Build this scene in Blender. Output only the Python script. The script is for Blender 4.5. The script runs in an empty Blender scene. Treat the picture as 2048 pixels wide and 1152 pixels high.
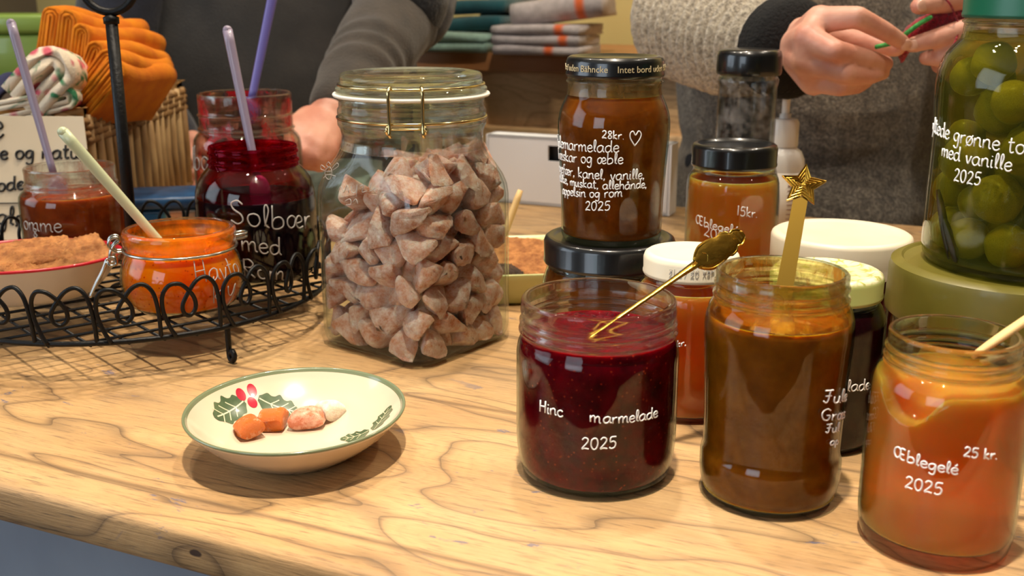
import bpy, bmesh, math, random
import numpy as np
from mathutils import Vector, Matrix
random.seed(7); RNG = np.random.default_rng(7)
SC = bpy.context.scene
# ------------------------------------------------------------------ camera
H = .27; T = math.radians(15.5); F = 2150.0          # eye height above the counter top (z = 0), pitch, focal length in pixels
cam_d = bpy.data.cameras.new('camera'); cam = bpy.data.objects.new('camera', cam_d)
SC.collection.objects.link(cam); SC.camera = cam
cam.location = (0, 0, H); cam.rotation_euler = (math.pi/2 - T, 0, 0)
cam_d.sensor_width = 36; cam_d.lens = F/2048*36; cam_d.clip_start = .02; cam_d.clip_end = 50
cam_d.dof.use_dof = True; cam_d.dof.focus_distance = .68; cam_d.dof.aperture_fstop = 12.0
# ------------------------------------------------------------------ world, light, exposure
SC.view_settings.view_transform = 'Standard'; SC.view_settings.look = 'None'
SC.view_settings.gamma = 1; SC.view_settings.use_curve_mapping = False
SC.view_settings.exposure = 0.12
SC.cycles.transparent_max_bounces = 40; SC.cycles.max_bounces = 10
SC.cycles.sample_clamp_indirect = 4.0; SC.cycles.use_denoising = True
W = bpy.data.worlds.new('daylight'); SC.world = W; W.use_nodes = True
W.node_tree.nodes['Background'].inputs[0].default_value = (.72, .83, 1, 1)
W.node_tree.nodes['Background'].inputs[1].default_value = 1.2
A0 = math.radians(-24)                                 # the counter and the room are turned 24 degrees to the camera
EX = Vector((math.cos(A0), math.sin(A0), 0)); EY = Vector((-math.sin(A0), math.cos(A0), 0))
def room(u, v, z): return EX*u + EY*v + Vector((0, 0, z))
def area_light(name, loc, target, sx, sy, power, col, shape='RECTANGLE', spread=180):
    d = bpy.data.lights.new(name, 'AREA'); d.shape = shape; d.size = sx; d.size_y = sy; d.energy = power; d.color = col
    d.spread = math.radians(spread)
    o = bpy.data.objects.new(name, d); SC.collection.objects.link(o); o.location = loc
    o.rotation_euler = (Vector(target) - Vector(loc)).to_track_quat('-Z', 'Y').to_euler(); return o
DAY = (.78, .88, 1.0); WARM = (1.0, .87, .70)
area_light('window_light', room(-2.42, -.55, .75), room(0, -.4, .3), 1.5, 1.3, 15, DAY)
area_light('window_light', room(-.9, -2.42, .75), room(-.2, .6, .1), 1.3, 1.3, 17, DAY)
SPOTS = [(-.42, .78), (.0, .28), (.95, .75), (.08, 1.15), (-.65, 1.30), (.95, 1.65)]
SPOW = [5, 6.0, 5, 10, 4, 6]
# ------------------------------------------------------------------ pixel helpers (only used to find where things stand)
def ray(px, py):
    u = (px-1024)/F; v = (py-576)/F
    return Vector((u, math.cos(T)-v*math.sin(T), -math.sin(T)-v*math.cos(T)))
def G(px, py, z=0.0):
    d = ray(px, py); return Vector((0, 0, H)) + d*((z-H)/d.z)
def P(px, py, Y):
    d = ray(px, py); return Vector((0, 0, H)) + d*(Y/d.y)
# ------------------------------------------------------------------ materials
def lin(c):
    return tuple((x/12.92 if x <= .04045 else ((x+.055)/1.055)**2.4) for x in [v/255 for v in c]) + (1,)
class NT:
    def __init__(s, name):
        s.m = bpy.data.materials.new(name); s.m.use_nodes = True; s.t = s.m.node_tree; s.t.nodes.clear()
        s.out = s.n('ShaderNodeOutputMaterial')
    def n(s, kind, **kw):
        nd = s.t.nodes.new(kind)
        for k, v in kw.items():
            if isinstance(k, str) and k.startswith('i_'): nd.inputs[k[2:].replace('_', ' ')].default_value = v
            else: setattr(nd, k, v)
        return nd
    def l(s, a, b): s.t.links.new(a, b); return s
    def coords(s, scale=(1, 1, 1), kind='Object', loc=(0, 0, 0), rot=(0, 0, 0)):
        tc = s.n('ShaderNodeTexCoord'); mp = s.n('ShaderNodeMapping')
        mp.inputs['Scale'].default_value = scale; mp.inputs['Location'].default_value = loc; mp.inputs['Rotation'].default_value = rot
        s.l(tc.outputs[kind], mp.inputs[0]); return mp.outputs[0]
    def noise(s, co, scale, detail=3, rough=.5, dist=0):
        nd = s.n('ShaderNodeTexNoise'); nd.inputs['Scale'].default_value = scale; nd.inputs['Detail'].default_value = detail
        nd.inputs['Roughness'].default_value = rough; nd.inputs['Distortion'].default_value = dist
        s.l(co, nd.inputs['Vector']); return nd.outputs['Fac']
    def ramp(s, fac, stops, interp='LINEAR'):
        r = s.n('ShaderNodeValToRGB'); r.color_ramp.interpolation = interp
        e = r.color_ramp.elements
        while len(e) < len(stops): e.new(.5)
        for i, (p, c) in enumerate(stops):
            e[i].position = p; e[i].color = c if len(c) == 4 else tuple(c)+(1,)
        s.l(fac, r.inputs[0]); return r.outputs[0]
    def mix(s, fac, a, b, mode='MIX'):
        m = s.n('ShaderNodeMix', data_type='RGBA', blend_type=mode)
        for v, i in ((fac, 0), (a, 6), (b, 7)):
            if hasattr(v, 'links'): s.l(v, m.inputs[i])
            else: m.inputs[i].default_value = v
        return m.outputs[2]
    def math(s, op, a, b=0.0, clamp=False):
        m = s.n('ShaderNodeMath', operation=op, use_clamp=clamp)
        for v, i in ((a, 0), (b, 1)):
            if hasattr(v, 'links'): s.l(v, m.inputs[i])
            else: m.inputs[i].default_value = v
        return m.outputs[0]
    def bump(s, h, dist, strength=1.0):
        b = s.n('ShaderNodeBump'); b.inputs['Distance'].default_value = dist; b.inputs['Strength'].default_value = strength
        s.l(h, b.inputs['Height']); return b.outputs[0]
    def bsdf(s, color, rough=.5, metal=0, coat=0, sss=0, rad=(1, .3, .1), sscale=.01, normal=None, sheen=0, spec=.5, trans=0):
        b = s.n('ShaderNodeBsdfPrincipled')
        for v, k in ((color, 'Base Color'), (rough, 'Roughness')):
            if hasattr(v, 'links'): s.l(v, b.inputs[k])
            else: b.inputs[k].default_value = v
        b.inputs['Metallic'].default_value = metal; b.inputs['Coat Weight'].default_value = coat; b.inputs['Coat Roughness'].default_value = .06
        b.inputs['Subsurface Weight'].default_value = sss; b.inputs['Subsurface Radius'].default_value = rad; b.inputs['Subsurface Scale'].default_value = sscale
        b.inputs['Sheen Weight'].default_value = sheen; b.inputs['Specular IOR Level'].default_value = spec
        b.inputs['Transmission Weight'].default_value = trans
        if normal is not None: s.l(normal, b.inputs['Normal'])
        return b.outputs[0]
    def mixs(s, fac, a, b):
        m = s.n('ShaderNodeMixShader')
        if hasattr(fac, 'links'): s.l(fac, m.inputs[0])
        else: m.inputs[0].default_value = fac
        s.l(a, m.inputs[1]); s.l(b, m.inputs[2]); return m.outputs[0]
    def done(s, sh): s.l(sh, s.out.inputs[0]); return s.m
def plain(name, c, rough=.5, metal=0, coat=0, sss=0, rad=(1, .3, .1), sscale=.01, c2=None, ns=40, bump=0, bs=200, sheen=0, stretch=(1, 1, 1), lo=.35, hi=.65, detail=3):
    t = NT(name); co = t.coords(stretch); col = lin(c)
    if c2 is not None: col = t.ramp(t.noise(co, ns, detail), [(lo, lin(c)), (hi, lin(c2))])
    nm = t.bump(t.noise(co, bs, 3), bump) if bump else None
    return t.done(t.bsdf(col, rough, metal, coat, sss, rad, sscale, nm, sheen))
def brine_mat(name):
    t = NT(name); tr = t.n('ShaderNodeBsdfTransparent'); tr.inputs[0].default_value = lin((240, 228, 158)); df = t.n('ShaderNodeBsdfTranslucent'); df.inputs[0].default_value = lin((176, 168, 84)); d2 = t.n('ShaderNodeBsdfDiffuse'); d2.inputs[0].default_value = lin((176, 168, 84))
    return t.done(t.mixs(.17, tr.outputs[0], t.mixs(.5, df.outputs[0], d2.outputs[0])))
def glass_mat(name, tint=(245, 250, 248), edge=(150, 170, 165), f0=.021, smear=0, rough=.0):
    t = NT(name); lw = t.n('ShaderNodeLayerWeight'); lw.inputs['Blend'].default_value = .5
    f = lw.outputs['Facing']; f5 = t.math('POWER', f, 5.0)
    fr = t.math('ADD', t.math('MULTIPLY', f5, .75), f0, True)
    ecol = t.mix(t.math('POWER', f, 3.5), lin(tint), lin(edge))
    tr = t.n('ShaderNodeBsdfTransparent'); t.l(ecol, tr.inputs[0])
    gl = t.n('ShaderNodeBsdfGlossy'); gl.inputs['Roughness'].default_value = rough; gl.inputs['Color'].default_value = (1, 1, 1, 1)
    co = t.coords(); t.l(t.bump(t.noise(co, 22, 2), .0016, .5), gl.inputs['Normal'])
    sh = t.mixs(fr, tr.outputs[0], gl.outputs[0])
    if smear:
        df = t.n('ShaderNodeBsdfDiffuse'); df.inputs[0].default_value = lin((235, 230, 225))
        k = t.math('MULTIPLY', t.ramp(t.noise(co, 60, 5, .7), [(.45, (0, 0, 0)), (.75, (1, 1, 1))]), smear)
        sh = t.mixs(k, sh, df.outputs[0])
    return t.done(sh)
def neck_mat(name, tint=(246, 250, 248)):
    t = NT(name); g = t.n('ShaderNodeBsdfGlass'); g.inputs['IOR'].default_value = 1.46; g.inputs['Roughness'].default_value = 0; g.inputs['Color'].default_value = lin(tint)
    tr = t.n('ShaderNodeBsdfTransparent'); tr.inputs[0].default_value = lin(tint)
    return t.done(t.mixs(.4, g.outputs[0], tr.outputs[0]))
def residue_mat(name, c, lo, hi, scale=60, amount=.9, film=None, stretch=(1, 1, .6)):
    t = NT(name); co = t.coords(stretch)
    tr = t.n('ShaderNodeBsdfTransparent'); tr.inputs[0].default_value = lin(film) if film else (1, 1, 1, 1)
    body = t.bsdf(lin(c), .25, coat=.4, sss=.3, sscale=.004)
    k = t.math('MULTIPLY', t.ramp(t.noise(co, scale, 5, .6, .6), [(lo, (0, 0, 0)), (hi, (1, 1, 1))]), amount)
    return t.done(t.mixs(k, tr.outputs[0], body))
def jelly_mat(name, c, deep, k_ref=.45, k_tr=.2, rough=.02, density=40):
    """set jelly: part clear refraction, part straight-through, part cloudy body"""
    t = NT(name)
    rf = t.n('ShaderNodeBsdfRefraction'); rf.inputs['Color'].default_value = lin(c); rf.inputs['IOR'].default_value = 1.36; rf.inputs['Roughness'].default_value = rough
    tr = t.n('ShaderNodeBsdfTransparent'); tr.inputs[0].default_value = lin(deep)
    co = t.coords(); col = t.ramp(t.noise(co, 35, 2), [(.3, lin(c)), (.7, lin(deep))])
    bd = t.bsdf(col, .12, sss=1.0, rad=(1, .42, .12), sscale=.03, spec=0); TOP[name] = (c, deep, .03, .08, 1.0, (1, .42, .12), 35)
    a = t.mixs(k_tr/(k_ref+k_tr), rf.outputs[0], tr.outputs[0]); sh = t.mixs(1-k_ref-k_tr, a, bd)
    gs = t.n('ShaderNodeBsdfGlossy'); gs.inputs['Roughness'].default_value = .03; sh = t.mixs(.035, sh, gs.outputs[0])
    t.done(sh)
    ab = t.n('ShaderNodeVolumeAbsorption'); ab.inputs['Color'].default_value = lin(deep); ab.inputs['Density'].default_value = density
    t.l(ab.outputs[0], t.out.inputs['Volume']); return t.m
SIDE, TOP = {}, {}
def top_mat(m):
    """the same filling where it meets the air: wet and shiny"""
    k = m.name+'_surface'
    if k in bpy.data.materials: return bpy.data.materials[k]
    c, c2, sscale, rough, sss, rad, scale = TOP[m.name]
    t = NT(k); co = t.coords(); col = t.ramp(t.noise(co, scale, 5, .6), [(.35, lin(c)), (.68, lin(c2))])
    return t.done(t.bsdf(col, rough, sss=sss, rad=rad, sscale=sscale, normal=t.bump(t.noise(co, 90, 3), .002), spec=.5))
def jam_mat(name, c, c2, sscale=.012, seeds=None, rough=.12, sss=.7, rad=(1, .25, .1), scale=70):
    t = NT(name); co = t.coords(); col = t.ramp(t.noise(co, scale, 5, .6), [(.35, lin(c)), (.68, lin(c2))])
    if seeds:
        vo = t.n('ShaderNodeTexVoronoi'); vo.inputs['Scale'].default_value = 260; t.l(co, vo.inputs['Vector'])
        col = t.mix(t.ramp(vo.outputs['Distance'], [(.12, (1, 1, 1)), (.2, (0, 0, 0))]), col, lin(seeds))
    nm = t.bump(t.noise(co, 90, 3), .0012)
    sh = t.bsdf(col, rough, sss=sss, rad=rad, sscale=sscale, normal=nm, spec=0); SIDE[name] = sh
    m_ = t.done(sh); TOP[m_.name] = (c, c2, sscale, rough, sss, rad, scale); return m_
def wood_mat(name, cols, dark, grain=(3, 26, 26), lines=9.0, specks=None, rough=.42, pore=.5, edge_line=None, knot=None):
    t = NT(name); co = t.coords()
    def st(scale, loc=(0, 0, 0)):
        m = t.n('ShaderNodeMapping'); m.inputs['Scale'].default_value = scale; m.inputs['Location'].default_value = loc; t.l(co, m.inputs[0]); return m.outputs[0]
    big = t.noise(st((2.2, 6.5, 6.5), (.35, .1, 0)), 1.6, 2, .5, .35)
    base = t.ramp(t.noise(st((3, 9, 9)), 2, 4, .6), [(.25, lin(cols[0])), (.5, lin(cols[1])), (.75, lin(cols[2]))])
    # growth rings: level lines of the slow noise
    fr = t.math('FRACT', t.math('MULTIPLY', big, lines))
    ring = t.ramp(fr, [(0, (1, 1, 1)), (.05, (.25, .25, .25)), (.16, (0, 0, 0)), (.8, (0, 0, 0)), (1, (.55, .55, .55))])
    col = t.mix(t.math('MULTIPLY', ring, .8), base, lin(dark))
    soft = t.ramp(t.math('FRACT', t.math('MULTIPLY', big, lines*4)), [(0, (.5, .5, .5)), (.4, (0, 0, 0)), (1, (.3, .3, .3))])
    col = t.mix(t.math('MULTIPLY', soft, .25), col, lin(dark))
    fine = t.noise(st(grain), 14, 6, .7)
    fib = t.ramp(fine, [(.36, (1, 1, 1)), (.46, (0, 0, 0))])
    col = t.mix(t.math('MULTIPLY', fib, pore), col, lin(dark))
    if specks:   # open oak pores: short dark dashes along the grain
        po = t.noise(st((5, 95, 95), (2, 0, 0)), 9, 3, .55)
        pz = t.ramp(t.noise(st((1.3, 4, 4), (7, 2, 0)), 2, 2), [(.38, (.15, .15, .15)), (.6, (1, 1, 1))])
        col = t.mix(t.math('MULTIPLY', t.math('MULTIPLY', t.ramp(po, [(.30, (1, 1, 1)), (.40, (0, 0, 0))]), pz), .8), col, lin((64, 46, 34)))
    light = t.ramp(fine, [(.55, (0, 0, 0)), (.75, (1, 1, 1))])
    col = t.mix(t.math('MULTIPLY', light, .22), col, lin((228, 194, 142)))
    if specks:
        sp = t.math('MULTIPLY', t.ramp(t.noise(st((14, 30, 30), (3, 1, 0)), 1.5, 5, .7, .5), [(.63, (0, 0, 0)), (.665, (1, 1, 1))]), t.ramp(t.noise(co, 7, 2), [(.42, (0, 0, 0)), (.56, (1, 1, 1))]))
        col = t.mix(t.math('MULTIPLY', sp, .75), col, lin(specks))
        gr = t.ramp(t.noise(co, 5.5, 4, .6), [(.42, (0, 0, 0)), (.72, (1, 1, 1))])
        col = t.mix(t.math('MULTIPLY', gr, .35), col, lin((150, 132, 108)))
    sep = t.n('ShaderNodeSeparateXYZ'); t.l(co, sep.inputs[0])
    if edge_line is not None:
        for y in edge_line:
            d = t.math('ABSOLUTE', t.math('SUBTRACT', sep.outputs[1], y))
            col = t.mix(t.math('MULTIPLY', t.ramp(d, [(0, (1, 1, 1)), (.0014, (0, 0, 0))]), .7), col, lin((92, 70, 48)))
    if knot:
        (kx, ky, kz), kr = knot
        vd = t.n('ShaderNodeVectorMath', operation='DISTANCE'); mm = t.n('ShaderNodeMapping'); mm.inputs['Scale'].default_value = (1, 1, 2.0); t.l(co, mm.inputs[0])
        t.l(mm.outputs[0], vd.inputs[0]); vd.inputs[1].default_value = (kx, ky, kz*2)
        k = t.math('ADD', vd.outputs['Value'], t.math('MULTIPLY', t.noise(co, 150, 3), kr*.8))
        col = t.mix(t.ramp(t.math('DIVIDE', k, kr*2), [(.6, (1, 1, 1)), (.75, (0, 0, 0))]), col, lin((58, 38, 26)))
    nm = t.bump(fine, .0009, .6)
    rg = t.ramp(fine, [(.3, (rough+.2,)*3), (.6, (rough,)*3)])
    return t.done(t.bsdf(col, rg, coat=0, normal=nm))
M = {}
M['glass'] = glass_mat('clear_glass'); M['glass_clip'] = glass_mat('clear_greenish_glass', (247, 250, 248), (206, 214, 208), smear=.04)
M['glass_purple'] = glass_mat('juice_stained_glass', (178, 34, 66), (92, 14, 34), smear=0)
M['glass_dull'] = glass_mat('steamy_glass', (225, 226, 226), (180, 182, 185), smear=.22)
M['glass_olive'] = glass_mat('tall_jar_glass', (240, 246, 232), (150, 160, 130))
M['neck'] = neck_mat('clear_neck_glass'); M['neck_purple'] = neck_mat('juice_stained_neck', (232, 110, 140))
M['marker'] = plain('white_marker', (246, 246, 246), .6); M['marker_dim'] = plain('chalky_marker', (178, 172, 166), .7)
M['black_ink'] = plain('black_ink', (24, 22, 22), .7)
M['gold'] = plain('gold_plate', (190, 152, 62), .24, 1, bump=.0004, bs=160)
M['gold_flat'] = plain('brushed_gold', (142, 114, 48), .34, 1)
M['steel'] = plain('steel_wire', (200, 198, 192), .2, 1); M['brass'] = plain('brassy_wire', (226, 206, 150), .18, 1)
t = NT('black_coated_iron'); M['iron'] = t.done(t.bsdf(lin((10, 10, 11)), .45, spec=.25, normal=t.bump(t.noise(t.coords(), 300, 3), .0004)))
M['lid_black'] = plain('black_lacquer', (14, 15, 17), .28, 0, .5); M['lid_white'] = plain('white_lid', (222, 210, 184), .38, c2=(226, 216, 192), ns=30)
M['lid_olive'] = plain('olive_plastic', (100, 92, 30), .4, coat=.15, c2=(108, 100, 36)); M['lid_green'] = plain('dark_green_lid', (16, 84, 62), .35)
M['cream'] = plain('cream_glaze', (216, 196, 170), .22, coat=.6); M['rim_green'] = plain('sage_rim_glaze', (112, 122, 92), .22, coat=.6)
M['leaf'] = plain('holly_leaf_glaze', (66, 86, 58), .25, coat=.5, c2=(84, 102, 72), ns=120); M['vein'] = plain('pale_vein_glaze', (226, 214, 176), .25, coat=.5)
M['berry'] = plain('berry_glaze', (178, 26, 52), .22, coat=.6)
M['skin'] = plain('skin', (222, 166, 142), .48, sss=.2, rad=(1, .4, .25), sscale=.004, c2=(204, 138, 116), ns=30, bump=.0005, bs=120)
M['nail'] = plain('fingernail', (226, 176, 152), .3, coat=.2)
M['orange_cloth'] = plain('orange_cotton', (224, 132, 0), .95, c2=(208, 110, 0), ns=60, bump=.0008, bs=900)
M['card'] = plain('paper_card', (226, 210, 182), .8, c2=(216, 198, 168), ns=8)
# ------------------------------------------------------------------ mesh helpers
class MB:
    def __init__(s): s.v = []; s.f = []; s.mi = []
    def add(s, vs, fs, mi=0):
        b = len(s.v); s.v += [tuple(v) for v in vs]; s.f += [tuple(i+b for i in f) for f in fs]; s.mi += [mi]*len(fs); return s
    def lathe(s, prof, seg=56, mi=0, c=(0, 0, 0)):
        vs, fs = [], []; n = len(prof)
        for r, z in prof:
            for k in range(seg):
                a = 2*math.pi*k/seg; vs.append((c[0]+r*math.cos(a), c[1]+r*math.sin(a), c[2]+z))
        for i in range(n-1):
            for k in range(seg):
                k2 = (k+1) % seg; fs.append((i*seg+k, i*seg+k2, (i+1)*seg+k2, (i+1)*seg+k))
        return s.add(vs, fs, mi)
    def tube(s, pts, r, seg=8, closed=False, mi=0, flat=1.0, up=None):
        pts = [Vector(p) for p in pts]; n = len(pts); rs = r if hasattr(r, '__len__') else [r]*n
        tg = []
        for i in range(n):
            a = pts[(i-1) % n] if (closed or i > 0) else pts[i]; b = pts[(i+1) % n] if (closed or i < n-1) else pts[i]
            d = b-a; tg.append(d.normalized() if d.length > 1e-9 else Vector((0, 0, 1)))
        ref = Vector(up) if up is not None else (Vector((0, 0, 1)) if abs(tg[0].z) < .9 else Vector((1, 0, 0)))
        nrm = (ref-tg[0]*ref.dot(tg[0])).normalized(); vs, fs = [], []
        for i in range(n):
            nrm = (nrm-tg[i]*nrm.dot(tg[i])); nrm = nrm.normalized() if nrm.length > 1e-6 else tg[i].orthogonal().normalized()
            bn = tg[i].cross(nrm)
            for k in range(seg):
                a = 2*math.pi*k/seg; vs.append(pts[i]+nrm*(rs[i]*flat*math.cos(a))+bn*(rs[i]*math.sin(a)))
        m = n if closed else n-1
        for i in range(m):
            j = (i+1) % n
            for k in range(seg):
                k2 = (k+1) % seg; fs.append((i*seg+k, i*seg+k2, j*seg+k2, j*seg+k))
        if not closed: fs += [tuple(reversed(range(seg))), tuple(range((n-1)*seg, n*seg))]
        return s.add(vs, fs, mi)
    def box(s, c, d, mi=0, rot=None):
        x, y, z = [q/2 for q in d]; vs = [Vector(p) for p in ((-x,-y,-z),(x,-y,-z),(x,y,-z),(-x,y,-z),(-x,-y,z),(x,-y,z),(x,y,z),(-x,y,z))]
        if rot is not None: vs = [rot @ v for v in vs]
        return s.add([v+Vector(c) for v in vs], [(0,3,2,1),(4,5,6,7),(0,1,5,4),(1,2,6,5),(2,3,7,6),(3,0,4,7)], mi)
    def ball(s, c, r, mi=0, seg=12, rot=None):
        r = r if hasattr(r, '__len__') else (r, r, r); vs, fs = [], []; nz = seg//2+1
        for i in range(nz+1):
            ph = math.pi*i/nz
            for k in range(seg):
                a = 2*math.pi*k/seg; q = Vector((r[0]*math.sin(ph)*math.cos(a), r[1]*math.sin(ph)*math.sin(a), -r[2]*math.cos(ph)))
                if rot is not None: q = rot @ q
                vs.append(q+Vector(c))
        for i in range(nz):
            for k in range(seg):
                k2 = (k+1) % seg; fs.append((i*seg+k, i*seg+k2, (i+1)*seg+k2, (i+1)*seg+k))
        return s.add(vs, fs, mi)
    def capsule(s, a, b, ra, rb, seg=18, flat=1.0, up=None):
        a, b = Vector(a), Vector(b); d = b-a; L = max(d.length, 1e-5); d = d/L; pts, rs = [], []
        for i in range(6):
            q = math.pi/2*i/5; pts.append(a-d*ra*math.cos(q)); rs.append(max(ra*math.sin(q), 1e-5))
        for i in range(1, 6):
            pts.append(a+d*L*i/6); rs.append(ra+(rb-ra)*i/6)
        for i in range(6):
            q = math.pi/2*i/5; pts.append(b+d*rb*math.sin(q)); rs.append(max(rb*math.cos(q), 1e-5))
        return s.tube(pts, rs, seg, flat=flat, up=up)
    def build(s, name, mats, parent=None, smooth=True, sharp=None, clean=True):
        me = bpy.data.meshes.new(name); me.from_pydata(s.v, [], s.f)
        mats = mats if isinstance(mats, (list, tuple)) else [mats]
        for m in mats: me.materials.append(m)
        me.polygons.foreach_set('material_index', s.mi); me.polygons.foreach_set('use_smooth', [smooth]*len(s.f))
        if clean:
            bm = bmesh.new(); bm.from_mesh(me); bmesh.ops.remove_doubles(bm, verts=bm.verts, dist=1e-6)
            bmesh.ops.recalc_face_normals(bm, faces=bm.faces); bm.to_mesh(me); bm.free()
        me.update()
        if smooth and sharp: me.set_sharp_from_angle(angle=math.radians(sharp))
        o = bpy.data.objects.new(name, me); SC.collection.objects.link(o)
        if parent is not None: o.parent = parent
        return o
def spline(pts, k=6, closed=False):
    pts = [np.array(p, float) for p in pts]; n = len(pts); out = []
    rng = range(n if closed else n-1)
    for i in rng:
        p1, p2 = pts[i], pts[(i+1) % n]
        p0 = pts[(i-1) % n] if (closed or i > 0) else 2*p1-p2
        p3 = pts[(i+2) % n] if (closed or i < n-2) else 2*p2-p1
        for j in range(k):
            t = j/k; out.append(.5*((2*p1)+(-p0+p2)*t+(2*p0-5*p1+4*p2-p3)*t*t+(-p0+3*p1-3*p2+p3)*t**3))
    if not closed: out.append(pts[-1])
    return [tuple(q) for q in out]
def empty(name, loc, label, cat, group=None, rz=0):
    o = bpy.data.objects.new(name, None); SC.collection.objects.link(o); o.location = loc; o.rotation_euler[2] = rz; o.empty_display_size = .01
    return tag(o, label, cat, group)
def tag(o, label, cat, group=None):
    o['label'] = label; o['category'] = cat
    if group: o['group'] = group
    return o
def struct(o): o['kind'] = 'structure'; return o
def bevel(o, w, seg=3):
    bm = bmesh.new(); bm.from_mesh(o.data)
    bmesh.ops.bevel(bm, geom=bm.edges[:], offset=w, segments=seg, affect='EDGES', profile=.5)
    bm.to_mesh(o.data); bm.free()
    for p in o.data.polygons: p.use_smooth = True
    o.data.set_sharp_from_angle(angle=math.radians(50)); return o
def remesh(o, voxel, smooth=4, fac=.5):
    m = o.modifiers.new('r', 'REMESH'); m.mode = 'VOXEL'; m.voxel_size = voxel; m.use_smooth_shade = True
    q = o.modifiers.new('s', 'SMOOTH'); q.iterations = smooth; q.factor = fac
    dg = bpy.context.evaluated_depsgraph_get(); me = bpy.data.meshes.new_from_object(o.evaluated_get(dg))
    mats = list(o.data.materials); o.modifiers.clear(); old = o.data; o.data = me; me.materials.clear()
    for mm in mats: me.materials.append(mm)
    for p in me.polygons: p.use_smooth = True
    bpy.data.meshes.remove(old); return o
def rotz(a): return Matrix.Rotation(a, 3, 'Z')
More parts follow.
